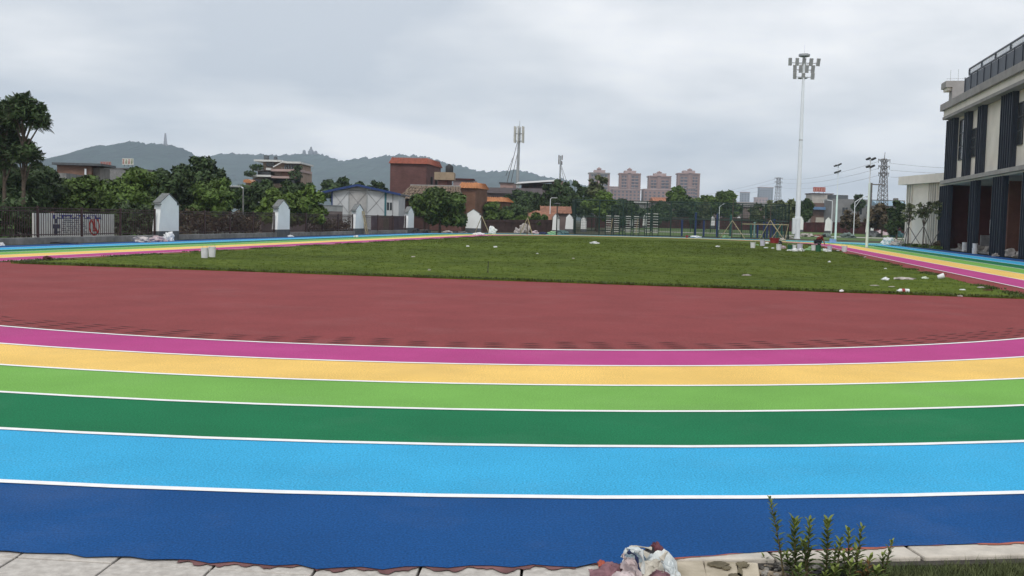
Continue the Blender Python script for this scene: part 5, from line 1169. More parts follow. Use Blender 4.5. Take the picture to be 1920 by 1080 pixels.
M_sack = mat('dusty_woven_sack', (.46, .42, .42), .85, .25, 9, .5, col2=(.60, .56, .55)); M_plas = mat('white_plastic_film', (.68, .70, .72), .4, .12, 8, col2=(.82, .84, .85)); M_pinkbag = mat('pink_white_sack', (.50, .36, .40), .8, .3, 5, col2=(.62, .54, .56))
M_rub = mat('pale_rubble', (.42, .38, .35), .9, .3, 6, .6, col2=(.52, .48, .45)); M_dirtbag = mat('dark_bag', (.03, .03, .035), .5, .3, 5); M_navybag = mat('navy_tarpaulin', (.02, .03, .09), .6, .3, 4); M_greenbag = mat('green_film', (.25, .42, .22), .5, .2, 5)
def lump(name, label, cat, px, py, wpx, hpx, mt, seed, group=None, amp=.35, z=0.0, ry=.7, freq=2.2, rz=0, sub=3, gy=None):
    g = G(px, py, z) if gy is None else W(px, py, gy); k = g.y / F; me = blob_mesh(name, seed, mt, wpx / 2 * k, wpx / 2 * k * ry, hpx * k / 1.35, amp, sub, freq)
    o = bpy.data.objects.new(name, me); COL.objects.link(o); o.location = (g.x, g.y, g.z if gy is not None else z); o.rotation_euler = (0, 0, rz); return tag(o, label, cat, group)
gs = 'sacks dumped along the left plinth'
lump('sack', 'pinkish white sack lying flat at the plinth, leftmost of the three by the nearest pillar', 'sack', 266, 454, 30, 9, M_sack, 1, gs); lump('sack', 'purplish sack in the middle of the three by the nearest pillar', 'sack', 295, 453, 28, 9, M_pinkbag, 2, gs); lump('sack', 'upright white sack with an open neck at the foot of the nearest pillar', 'sack', 316, 452, 18, 14, M_plas, 3, gs, amp=.5)
lump('sack', 'small dark scrap pile on the blue lane below the fence, left of the sacks', 'debris', 110, 457, 60, 3, M_dirtbag, 4, None, .5, ry=.2); lump('plastic_scrap', 'white scrap at the foot of the second pillar', 'plastic', 545, 444, 10, 3, M_plas, 5)
lump('plastic_scrap', 'white crumpled scrap at the left frame edge on the blue lane', 'plastic', 3, 461, 10, 5, M_plas, 6)
lump('debris', 'brown clods at the left tip of the lawn', 'debris', 52, 494, 26, 4, M_soil, 7, None, .6, ry=.4, z=.01); lump('debris', 'reddish tuft at the lawn edge beside the magenta lane', 'debris', 88, 489, 14, 7, M_streak, 8, None, .6, z=.01)
# far bend clutter
far = [(897, 441, 20, 4, M_plas, 'white sheet lying by the corner pillar stakes'), (923, 439, 12, 12, M_plas, 'pointed white sack standing right of the corner pillar'), (969, 437, 9, 8, M_sack, 'small upright pale sack left of the twig heap'), (983, 437, 16, 16, M_rub, 'heap of tangled pale twigs under the bamboo stakes'), (1003, 438, 12, 5, M_pinkbag, 'pink sack right of the twig heap'), (1018, 440, 12, 4, M_navybag, 'dark blue bundle left of the post lamp'), (1036, 440, 16, 5, M_greenbag, 'grey green crumpled tarp at the post lamp'), (1055, 440, 18, 7, mat('teal_tarp', (.10, .17, .16), .7, .3, 5), 'teal tarp heap at the left corner of the cage'),
       (840, 437, 16, 4, M_rub, 'pile of pale sticks under the round tree'), (863, 437, 20, 3, M_rub, 'flat pale planks between round tree and corner pillar'), (780, 437, 12, 7, M_dirtbag, 'dark sack right of the fourth pillar'), (797, 437, 10, 5, M_dirtbag, 'small dark bag below the round tree'), (668, 445, 8, 3, M_plas, 'tiny white scrap below the leaning ladder'),
       (1304, 446, 16, 3, M_plas, 'white sheet in front of the exercise posts'), (1360, 446, 16, 4, M_greenbag, 'green shrub litter at the foot of the tall tripod')]
for i, (px, py, a, h, mt0, lb) in enumerate(far): lump('debris', lb, 'debris', px, py, a, h, mt0, 20 + i, None, .5)
rgt = [(1512, 446, 24, 7, M_rub, 'heap of brown boards just right of the mast foot'), (1534, 446, 20, 5, mat('red_brown_rags', (.22, .07, .06), .8, .3, 5), 'red brown rags between the mast and the worker'), (1475, 447, 20, 3, M_rub, 'flat pale boards left of the mast foot'), (1590, 448, 24, 10, mat('grey_green_tarp', (.13, .17, .16), .7, .3, 5), 'grey green heap right of the first slim lamp pole'), (1548, 447, 18, 8, mat('grey_green_tarp', (.13, .17, .16), .7, .3, 5), 'grey heap directly behind the worker'), (1652, 447, 26, 13, M_pinkbag, 'pink and white heap left of the annex'), (1637, 448, 26, 12, mat('grey_rubble_bag', (.16, .17, .18), .8, .3, 5), 'dark grey heap behind the second slim lamp pole'), (1680, 449, 24, 14, mat('blue_green_barrel_tarp', (.03, .09, .10), .6, .3, 5), 'blue green tarpaulin heap at the annex corner'), (1668, 452, 10, 5, M_redwall, 'small maroon bundle before the tarpaulin heap'),
       (1666, 459, 20, 12, M_plas, 'white sacks on the apron left of the annex'), (1682, 460, 22, 8, M_rub, 'pale rubble on the apron next to the white sacks'), (1610, 443, 40, 3, M_rub, 'long pale slab pile on the far lawn')]
for i, (px, py, a, h, mt0, lb) in enumerate(rgt): lump('debris', lb, 'debris', px, py, a, h, mt0, 50 + i, None, .5)
M_shrub = M_leafd
bl = [(1760, 467, 22, 14, 'dark leafy heap at the foot of the first navy column'), (1735, 464, 8, 6, 'small brown tuft in the annex planting bed')]
for i, (px, py, a, h, lb) in enumerate(bl):
    g = G(px, py, 0); k = g.y / F; t = thing('low_shrub', lb, 'shrub', (g.x, g.y, 0)); V_, Q_ = leafcloud([(0, 0, h * k * .5, a * k * .5, .7)], 350, .12, i + 3, shell=.1); mesh_np('foliage', V_, Q_, M_leafdry, t); MB().tube((0, 0, 0), (0, 0, h * k * .6), .02, n=5).build('stem', M_trunk, t)
rub = [(1800, 469, 14, 9, 'rubble lump left of the single white bucket'), (1756, 466, 7, 6, 'pale lump in front of the annex planting'), (1838, 473, 22, 10, 'broken pale rubble right of the stacked buckets'), (1852, 475, 18, 9, 'rubble lump leaning on the third navy column'), (1880, 480, 20, 10, 'pale broken rock in front of the third navy column'), (1896, 481, 20, 12, 'largest pale rubble lump right of the third navy column'), (1912, 483, 20, 10, 'rubble lump cut by the right edge of the photo'), (1816, 472, 8, 5, 'small stone between the bucket and the stack'), (1866, 481, 10, 5, 'grey chip left of the broken rock'), (1832, 471, 8, 5, 'flat stone behind the stacked buckets')]
for i, (px, py, a, h, lb) in enumerate(rub): lump('rubble', lb, 'rubble', px, py, a, h, M_rub, 80 + i, 'broken rubble along the school porch', .7, freq=1.6, sub=2)
for i, (a, c, py, lb) in enumerate([(1762, 1777, 466, 'left pale stone slab at the foot of the first navy column'), (1777, 1790, 467.5, 'right pale stone slab at the foot of the first navy column'), (1859, 1870, 478, 'pale stone slab at the foot of the third navy column')]):
    p0 = G(a, py, 0); p1 = G(c, py, 0); L_ = (p1 - p0).length; o = MB().box((0, 0, .07), (L_, .35, .14)).build('stone_slab', M_rub, bevel=.01); o.location = (p0 + p1) / 2; tag(o, lb, 'stone slab', 'stone slabs by the porch')

# ================================================================ BUCKETS
M_bk = mat('white_bucket_plastic', (.66, .67, .69), .45, .06, 6, coarse=(4, .1)); M_bklil = mat('lilac_white_bucket', (.56, .54, .66), .45, .06, 6); M_bkblue = mat('light_blue_bucket', (.30, .40, .58), .45, .1, 6); M_bkgreen = mat('dark_green_bucket', (.02, .10, .05), .5, .2, 6); M_tub = mat('red_tub', (.26, .03, .035), .5, .2, 6); M_bkin = mat('paint_residue', (.30, .28, .26), .7, .3, 8)
def bucket(label, px, py, wpx, hpx, mt0=None, z=0.0, handle=True, taper=.88, stack=1, loc=None, grp='paint buckets', sign=0):
    g = G(px, py, z) if loc is None else loc; k = g.y / F; r = wpx / 2 * k; h = hpx * k; mt0 = mt0 or M_bk
    t = thing('bucket', label, 'bucket', (g.x, g.y, g.z), random.Random(px).uniform(0, 6), grp)
    MB().lathe([(r * taper, 0), (r * taper * 1.01, .01), (r * .98, h * .84), (r * 1.04, h * .84), (r * 1.04, h * .88), (r, h * .89), (r, h * .96), (r * 1.05, h * .965), (r * 1.05, h), (r * .97, h), (r * .93, h * .7)], n=24).build('body', mt0, t)
    MB().lathe([(r * .9, h * .705), (r * .2, h * .72)], n=20).build('contents', M_bkin, t)
    if handle:
        b = MB(); n = 10; pr = None
        for i in range(n + 1):
            a = math.pi * i / n; q = Vector((r * 1.06 * math.cos(a), r * .25 * math.sin(a), h * .9 + r * 1.0 * math.sin(a)))
            if pr is not None: b.tube(pr, q, max(.004, k * .22), n=4)
            pr = q
        b.build('handle', M_metal, t)
    return t
bucket('left one of the two white buckets on the lawn near the left lanes', 383.5, 483.5, 13.5, 19, z=.03); bucket('right one of the two white buckets on the lawn near the left lanes', 397.5, 482, 13.5, 19.5, z=.03)
bucket('white bucket farthest left of the paint bucket group', 1411.5, 465, 9.5, 10.5, z=.03); bucket('lilac white bucket with handle up, second from the left of the group', 1429.5, 461, 9.5, 11.5, M_bklil, z=.03)
bucket('wide low red tub behind the white buckets', 1452, 456, 18, 10, M_tub, z=.03, handle=False, taper=.85); bucket('white bucket in front of the red tub with a dark bag on it', 1460, 469, 10, 11, z=.03)
bucket('green drum shaped pail in the middle of the group', 1481, 468.3, 9, 9, M_bkgreen, z=.03); bucket('pale bucket touching the green pail on its right', 1489, 468.5, 8, 9.5, z=.03); bucket('largest lilac white bucket left of the worker', 1499.5, 468, 11, 10.8, M_bklil, z=.03)
bucket('white bucket partly behind the dark green bucket', 1525, 470, 8, 10.5, z=.03); bucket('dark green bucket right in front of the crouching worker', 1534, 471.6, 10.5, 12.5, M_bkgreen, z=.03); bucket('lilac white bucket at the lawn tip right of the worker', 1555.5, 470.6, 9, 9.8, M_bklil, z=.03)
bucket('white bucket standing on the magenta lane at the right end of the group', 1583, 472.3, 10, 11.3, z=.02); bucket('light blue bucket behind the worker by the slim lamp pole', 1559, 455, 8, 7.5, M_bkblue)
bucket('light blue bucket nearer the slim lamp pole', 1564.5, 455.5, 6, 7, M_bkblue)
bucket('single tall white bucket stack in front of the second navy column', 1808.5, 471.5, 9.5, 17, z=0.0, handle=False, taper=.96)
b1 = bucket('lower bucket of the white stack right of the second navy column', 1827.5, 476, 10, 10.5, handle=False, taper=.95); g = G(1827.5, 476, 0)
bucket('upper bucket of the white stack right of the second navy column', 1827.5, 476, 9, 9, handle=False, taper=.95, loc=Vector((g.x, g.y, 10.5 * g.y / F + .002)))
lump('dark_bag', 'dark bag stuffed into the bucket in front of the red tub', 'bag', 1463, 458.5, 6, 6.5, M_dirtbag, 91, z=.28); 
litter = [(1436, 465.5, 7, 2, M_plas, 'white scrap between the two leftmost white buckets'), (1419, 460, 6, 2, M_greenbag, 'pale green scrap beside the lilac bucket'), (1449, 466, 5, 1.5, M_plas, 'small flat white scrap left of the bag bucket'), (1469, 466, 8, 4.5, M_pinkbag, 'pinkish lump right of the bag bucket'), (1480, 470, 8, 2, M_plas, 'white scrap in front of the green pail'), (1491, 471, 12, 4, M_plas, 'crumpled film before the pale bucket'), (1502, 471, 8, 4.5, M_plas, 'bright crumpled film before the largest lilac bucket'), (1514, 469.5, 12, 3, M_greenbag, 'light green film left of the dark green bucket'), (1520, 466, 8, 3, M_greenbag, 'second light green film behind the first'), (1543, 470, 8, 3, M_greenbag, 'pale green film right of the dark green bucket'),
          (1548, 471, 9, 4, M_plas, 'white film left of the lilac bucket by the worker'), (1554, 472, 8, 2.5, M_plas, 'flat white film in front of the lilac bucket by the worker'), (1571, 471, 5, 2, M_plas, 'small white scrap between the last two buckets'), (1438, 457, 6, 2.5, M_plas, 'white scrap behind the lilac bucket, near the red tub'), (1467, 452, 8, 5, M_rub, 'pale rags right of the red tub')]
for i, (px, py, a, h, mt0, lb) in enumerate(litter): lump('plastic_scrap', lb, 'plastic', px, py, a, h, mt0, 100 + i, 'scraps around the paint buckets', .5, z=.03)
lawnlit = [(1115, 457, 16, 4.5, M_plas, 'long white plastic bag on the far part of the lawn', .4), (929, 464, 7, 3, M_plas, 'small white scrap on the lawn left of the stick', .5), (877, 462.5, 6, 2.5, M_plas, 'small white scrap near the far left lane', .5), (805, 507, 6, 2.5, M_rub, 'pale scrap near the red rubber edge in the left half', .5), (1346, 463, 8, 2.5, M_plas, 'white scrap on the lawn left of the bucket group', .5), (1007, 476, 4, 2, M_plas, 'tiny white scrap in the middle of the lawn', .5), (775, 482, 8, 2, M_rub, 'beige twig like scrap in the left half of the lawn', .5), (1400, 517, 16, 3, M_rub, 'flat torn beige paper near the red rubber', .3), (1555, 491.5, 5, 2.5, M_plas, 'white scrap with a tuft, below the bucket group', .6), (1622, 483, 5, 2.5, M_rub, 'pale scrap by the right red strip', .6),
           (1660, 525, 14, 5.5, M_plas, 'crumpled white bag, leftmost of the row on the right lawn', .7), (1695, 524, 36, 5, M_rub, 'long flat torn pale sheet in the right lawn row', .25), (1734, 522.5, 13, 4, mat('pale_green_paper', (.60, .68, .55), .7, .1, 5), 'pale green paper ball in the right lawn row', .6), (1578, 546.5, 8, 4, M_plas, 'small white lump at the lawn front edge', .6), (1805, 544, 12, 2.5, M_plas, 'thin white strip near the right lawn corner', .2), (1640, 536, 16, 2, M_rub, 'pale curved twig on the right lawn', .15), (1672, 538, 12, 1.6, M_rub, 'second pale twig left of the bottle', .15), (1800, 556, 9, 3, M_rub, 'pale scrap at the lawn edge right of the bottle', .5), (1840, 540, 14, 3, M_rub, 'forked pale twig at the right red strip', .3), (1853, 544.5, 18, 2.5, M_streak, 'dark stick at the right red strip', .2), (1660, 504, 5, 1.6, M_plas, 'faint white flake above the row of litter', .5), (1075, 485, 5, 1.5, M_rub, 'tiny beige flake in the middle of the lawn', .5)]
for i, (px, py, a, h, mt0, lb, ry) in enumerate(lawnlit): lump('litter', lb, 'litter', px, py, a * .85, h * .75, mt0, 130 + i, 'litter scattered on the lawn', .5, z=.035, ry=ry)
g = G(1764, 522, .03); k = g.y / F; t = thing('plastic_cup', 'translucent white plastic cup tipped over on the right lawn', 'cup', (g.x, g.y, .085), .6); o = MB().lathe([(.045, -.07), (.05, -.06), (.065, .07), (.06, .07), (.045, -.05)], n=18).build('cup_body', M_plas, t); o.rotation_euler = (R_(70), 0, R_(40)); o.scale = (1.2, 1.2, 1.3)
g = G(1694, 549, .03); t = thing('plastic_bottle', 'white plastic bottle with a red label lying at the front of the lawn', 'bottle', (g.x, g.y, .075), .1)
for (prof, nm, mt0) in (([(.02, -.13), (.042, -.12), (.045, -.02)], 'bottle_body', M_plas), ([(.0455, -.02), (.0455, .05)], 'label', M_tub), ([(.045, .05), (.042, .09), (.018, .13), (.018, .15)], 'neck', M_plas)):
    o = MB().lathe(prof, n=16).build(nm, mt0, t, sm=True); o.rotation_euler = (0, R_(-90), 0)
g = G(914.5, 511, .03); t = thing('marker_stick', 'thin dark stick standing upright in the middle of the lawn', 'stick', (g.x, g.y, .03)); MB().tube((0, 0, 0), (.01, 0, H(915, 490, g.y) - .03), .012, .009, 6).build('shaft', M_dark, t); MB().lathe([(.03, 0), (.012, .05)], n=8).build('soil_collar', M_soil, t)
g = G(1287, 446.5, 0); bucket('small red pot in front of the cage', 1288, 446, 5.5, 5, M_tub, handle=False, grp='paint buckets')

# ================================================================ WORKER
def skin(name, pts, edges, rad, mt, parent, root=0, sub=2):
    me = bpy.data.meshes.new(name); me.from_pydata(pts, edges, []); me.materials.append(mt); o = bpy.data.objects.new(name, me); COL.objects.link(o); o.parent = parent
    md = o.modifiers.new('skin', 'SKIN'); md.use_smooth_shade = True
    for i, r in enumerate(rad): me.skin_vertices[0].data[i].radius = (r, r) if not isinstance(r, tuple) else r
    me.skin_vertices[0].data[root].use_root = True
    s = o.modifiers.new('sub', 'SUBSURF'); s.levels = s.render_levels = sub; return o
g = G(1536, 462.5, .03); wk = thing('person', 'worker in a dark red and black top bending low over the dark green bucket', 'person', (g.x, g.y + .25, .03), 0)
M_skin = mat('skin_tone', (.30, .17, .11), .6, .08, 5); M_hair = mat('black_hair', (.012, .010, .010), .6, .2, 9); M_shirt = mat('dark_red_black_shirt', (.04, .018, .02), .85, .4, 7, col2=(.22, .03, .03)); M_trs = mat('dark_trousers', (.020, .022, .032), .85, .3, 5)
# squatting, facing +x (right), trunk bent forward, right arm reaching down
P = [(-.12, 0, .36), (.05, 0, .55), (.17, 0, .68), (.25, 0, .72), (.36, 0, .72), (.17, -.17, .66), (.27, -.20, .44), (.36, -.17, .22), (.39, -.17, .13), (.17, .17, .66), (.32, .20, .48), (.44, .16, .34), (.48, .15, .27), (-.12, -.10, .34), (.20, -.16, .42), (.02, -.14, .08), (.14, -.14, .04), (-.12, .10, .34), (.20, .17, .42), (.02, .15, .08), (.14, .15, .04), (.42, 0, .70)]
Eg = [(0, 1), (1, 2), (2, 3), (3, 4), (2, 5), (5, 6), (6, 7), (7, 8), (2, 9), (9, 10), (10, 11), (11, 12), (0, 13), (13, 14), (14, 15), (15, 16), (0, 17), (17, 18), (18, 19), (19, 20), (4, 21)]
rr = [.12, .13, .12, .05, .088, .05, .04, .03, .028, .05, .04, .03, .028, .08, .065, .042, .035, .08, .065, .042, .035, .06]
skin('body', P, Eg, rr, M_skin, wk)
skin('shirt', [P[i] for i in (0, 1, 2, 5, 6, 9, 10)], [(0, 1), (1, 2), (2, 3), (3, 4), (2, 5), (5, 6)], [.15, .165, .15, .075, .056, .075, .056], M_shirt, wk)
skin('trousers', [P[i] for i in (0, 13, 14, 15, 17, 18, 19)], [(0, 1), (1, 2), (2, 3), (0, 4), (4, 5), (5, 6)], [.150, .10, .085, .055, .10, .085, .055], M_trs, wk)
skin('hair', [(.35, 0, .76), (.31, 0, .74), (.39, 0, .765)], [(0, 1), (0, 2)], [(.10, .10), (.085, .085), (.075, .075)], M_hair, wk)
for sgn in (-1, 1): MB().lathe([(.01, -.02), (.045, -.01), (.05, .03), (.03, .06)], (.12, sgn * .145, .03), 8).build('shoe', M_dark, wk)
for (hx, hy, hz_0) in ((.39, -.17, .13), (.48, .15, .27)):
    for f in range(5):
        o = skin('finger', [(hx, hy + (f - 2) * .014, hz_0), (hx + .02 + .004 * f, hy + (f - 2) * .02, hz_0 - .05), (hx + .015, hy + (f - 2) * .02, hz_0 - (.09 if f else .06))], [(0, 1), (1, 2)], [.009, .008, .006], M_skin, wk, sub=1)
for sgn in (-1, 1): MB().lathe([(.002, -.01), (.010, 0), (.002, .01)], (.47, sgn * .03, .695), 6).build('eye', M_dark, wk)

# ================================================================ FOREGROUND
M_slab = None
M_pave = mat('beige_granite_paver', (.44, .41, .375), .9, .10, 22, .4, 60, col2=(.55, .52, .48), coarse=(1.2, .10)); M_kerbm = mat('cream_kerb_stone', (.52, .48, .42), .85, .12, 9, .5, 40, coarse=(2, .12)); M_joint = mat('dark_joint_sand', (.05, .045, .04), .95, .2, 9)
rO = RAD + 6 * LW
def pol(adeg, r, z): a = R_(adeg); return TF(r * math.sin(a), -r * math.cos(a), z)
pv_ = MB(); 
pts = [pol(a, rO - .6, -.035) for a in np.linspace(-40, 20, 40)] + [pol(a, rO + 4.0, -.035) for a in np.linspace(20, -40, 40)]
pv_.v = [tuple(p) for p in pts]; pv_.f = [tuple(range(80))]; pv_.m = [0]; pave = pv_.build('pavement', M_joint, kind='structure')
# straight paver joints: unproject two photo joints to find their direction
j0, j1 = G(220, 1050, 0), G(180, 1080, 0); jd = (j1 - j0).normalized(); q0, q1 = G(35, 1043, 0), G(400, 1065, 0); qd = (q1 - q0).normalized(); rd = random.Random(12)
base_p = [G(35, 1043, 0), G(220, 1050, 0), G(398, 1066, 0)]; pitch = ((base_p[2] - base_p[0]).length) / 2
pd = Vector((jd.x, jd.y, 0)); 
rows = [(-.55, .02), (.028, .62), (.628, 1.22)]
n_dir = Vector((-qd.y, qd.x, 0)); n_dir = n_dir if n_dir.y < 0 else -n_dir
def paver(i, a, c):
    L0 = base_p[0] + qd * pitch * i; L1 = base_p[0] + qd * pitch * (i + 1); gap = .006; b = MB()
    sh = pd / max(.2, abs(pd.dot(n_dir))); z1 = .004 + rd.uniform(-.0015, .0015)
    P = [L0 + qd * gap + sh * a, L1 - qd * gap + sh * a, L1 - qd * gap + sh * c, L0 + qd * gap + sh * c]
    P = [Vector((p.x, p.y, 0)) for p in P]; cen = sum(P, Vector()) / 4
    if (cen - TC).length < rO - .75 or math.degrees(math.atan2((cen - TC).dot(NX), -(cen - TC).dot(AX))) > 15.3: return
    n = len(b.v); b.v += [(p.x, p.y, -.05) for p in P] + [(p.x, p.y, z1) for p in P]; b.f += [(3, 2, 1, 0), (4, 5, 6, 7), (0, 1, 5, 4), (1, 2, 6, 5), (2, 3, 7, 6), (3, 0, 4, 7)]; b.m += [0] * 6
    b.build('paver', M_pave, pave, bevel=.004)
for i in range(-5, 8):
    for a, c in rows: paver(i, a, c)
# right part: kerb stones along the lane edge, pavers, soil bed, lawn
kerb = bpy.data.objects.new('kerb', None); 
def strip(name, a0, a1, r0, r1, z, mt0, parent, n=6, thick=.06, bev=.006):
    b = MB()
    for i in range(n + 1):
        a = a0 + (a1 - a0) * i / n
        for r in (r0, r1):
            for zz_ in (z - thick, z): b.v.append(tuple(pol(a, r, zz_)))
    for i in range(n):
        k = 4 * i; b.f += [(k + 1, k + 5, k + 7, k + 3), (k, k + 2, k + 6, k + 4), (k, k + 4, k + 5, k + 1), (k + 2, k + 3, k + 7, k + 6)]
    b.f += [(0, 1, 3, 2), (4 * n, 4 * n + 2, 4 * n + 3, 4 * n + 1)]; b.m = [0] * len(b.f)
    return b.build(name, mt0, parent, bevel=bev, kind=None if parent is not None else 'structure')
aK = lambda px, py: (lambda q: math.degrees(math.atan2(q.dot(NX), -q.dot(AX))))(G(px, py, 0) - TC)
rK = lambda px, py: (G(px, py, 0) - TC).length
kb = strip('kerb', 14.8, 52, rO - .44, rO - .20, -.012, M_joint, None, 24, .05, 0)
a = 14.9; 
rO2 = rO - .31
while a < 50:
    w_ = 2.7 if a > 18 else 1.9; strip('kerb_stone', a, a + w_ - .04, rO2 - .10, rO2 + .055 , .008 + rd.uniform(-.002, .002), M_kerbm, kb, 3, .10, .008); a += w_
# reddish overspray on kerb
b = MB()
for i in range(60):
    a0 = 15.0 + 7.2 * i / 60; a1 = a0 + .12; w0 = .034 * max(0, math.sin(i * .33)) ** .5 * (1 if 22 < i < 58 else .5) * random.Random(i).uniform(.6, 1.1)
    b.quad(pol(a0, edge_r(a0) - .01, .0115), pol(a1, edge_r(a1) - .01, .0115), pol(a1, edge_r(a1) + w0, .0115), pol(a0, edge_r(a0) + w0 * .95, .0115))
b.build('red_overspray', mat('red_overspray_paint', (.36, .11, .075), .9, .3, 14), kb)
# two loose beige pavers right of the rags, with soil stains
M_pave2 = mat('tan_paver', (.44, .38, .28), .9, .15, 6, .5, 50, col2=(.52, .46, .36), coarse=(3, .15))
def gquad(name, pxs, z, mt0, parent=None, th=.05, bev=.005, **k):
    P = [G(x, y, z) for x, y in pxs]; b = MB(); n = len(P); b.v = [(p.x, p.y, z - th) for p in P] + [(p.x, p.y, z) for p in P]; b.f = [tuple(range(n))[::-1], tuple(range(n, 2 * n))] + [(i, (i + 1) % n, n + (i + 1) % n, n + i) for i in range(n)]; b.m = [0] * len(b.f)
    return b.build(name, mt0, parent, bevel=bev, **k)
for pxs in ([(1262, 1052), (1318, 1051), (1330, 1098), (1262, 1098)], [(1320, 1051), (1381, 1053), (1386, 1084), (1324, 1082)], [(1383, 1053), (1421, 1055), (1428, 1100), (1388, 1100)], [(1262, 1075), (1320, 1079), (1330, 1110), (1262, 1110)]):
    gquad('tan_paver', pxs[::-1], .002 + rd.uniform(-.001, .001), M_pave2, pave)
M_stain = mat('damp_soil_stain', (.13, .11, .07), .95, .35, 12, .6, 40)
def irregular(cx, cy, rx, ry, n, seed):
    r = random.Random(seed); return [(cx + rx * math.cos(6.283 * i / n) * r.uniform(.6, 1.15), cy - ry * math.sin(6.283 * i / n) * r.uniform(.6, 1.15)) for i in range(n)]
for k, (cx, cy, rx, ry) in enumerate([(1347, 1057, 20, 6), (1363, 1064, 9, 4), (1392, 1058, 12, 7), (1388, 1073, 6, 9), (1380, 1078, 14, 5)]):
    gquad('soil_stain', irregular(cx, cy, rx, ry, 18, k), .010, M_stain, pave, .004, 0)
# soil, stones, lawn to the lower right
M_dirt = mat('brown_topsoil', (.085, .065, .045), .95, .35, 9, .9, 40, coarse=(2, .2))
b = MB(); aa = np.linspace(16.6, 60, 40); b.v = [tuple(pol(a, rO2 + .05, -.03)) for a in aa] + [tuple(pol(a, rO2 + 4, -.035)) for a in aa[::-1]]; b.f = [tuple(range(80))]; b.m = [0]; b.build('soil_bed', M_dirt, kind='structure')
rg = np.random.default_rng(9)
# stones in the bed
sp = thing('gravel_heap', 'grey broken stones heaped at the feet of the oleander cuttings', 'stones', (0, 0, 0)); M_stone = mat('broken_grey_stone', (.20, .19, .17), .9, .3, 14, .6, 60, col2=(.30, .28, .25), island=.2)
rd = random.Random(21); me_st = [blob_mesh('stone', 200 + i, [M_stone, mat('dark_broken_stone', (.09, .085, .075), .9, .3, 14, .6, 60), mat('tan_broken_stone', (.24, .20, .15), .9, .3, 14, .6, 60)][i % 3], 1, .8, .6, .25, 1, 1.5) for i in range(6)]; cnt = 0
while cnt < 280:
    px, py = rd.uniform(1424, 1560), rd.uniform(1052, 1100)
    if rd.random() < (px - 1470) / 130: continue
    p = G(px, py, 0); o = bpy.data.objects.new('stone', me_st[cnt % 6]); COL.objects.link(o); o.parent = sp; s_ = rd.uniform(.007, .019); o.scale = (s_, s_, s_ * rd.uniform(.7, 1.1)); o.location = (p.x, p.y, -.03 + rd.uniform(0, .02)); o.rotation_euler = (rd.uniform(-.4, .4), rd.uniform(-.4, .4), rd.uniform(0, 6)); cnt += 1
# grass in lower right corner
N_ = 60000; A_ = 17.2 + 26 * rg.random(N_) ** 1.4; Rr = rO2 + .10 + 1.5 * rg.random(N_) ** 1.1; px_ok = (rg.random(N_) < np.clip((A_ - 17.2) / 1.2, 0, 1)) & (rg.random(N_) < np.clip((Rr - rO2 - .07) / .14, .05, 1))
A_, Rr = np.radians(A_[px_ok]), Rr[px_ok]; gx = Rr * np.sin(A_); gy_ = -Rr * np.cos(A_); hh = .022 + .03 * rg.random(len(gx))
tag(blades('rough_grass', gx, gy_, hh, np.full(len(gx), .0022), mat('rough_grass_blade', (.075, .105, .032), .7, .3, 3, island=.5, col2=(.10, .115, .045)), 12, nb=6, lean=1.2, z0=-.032), 'short rough grass growing below the cream kerb in the lower right corner', 'grass')
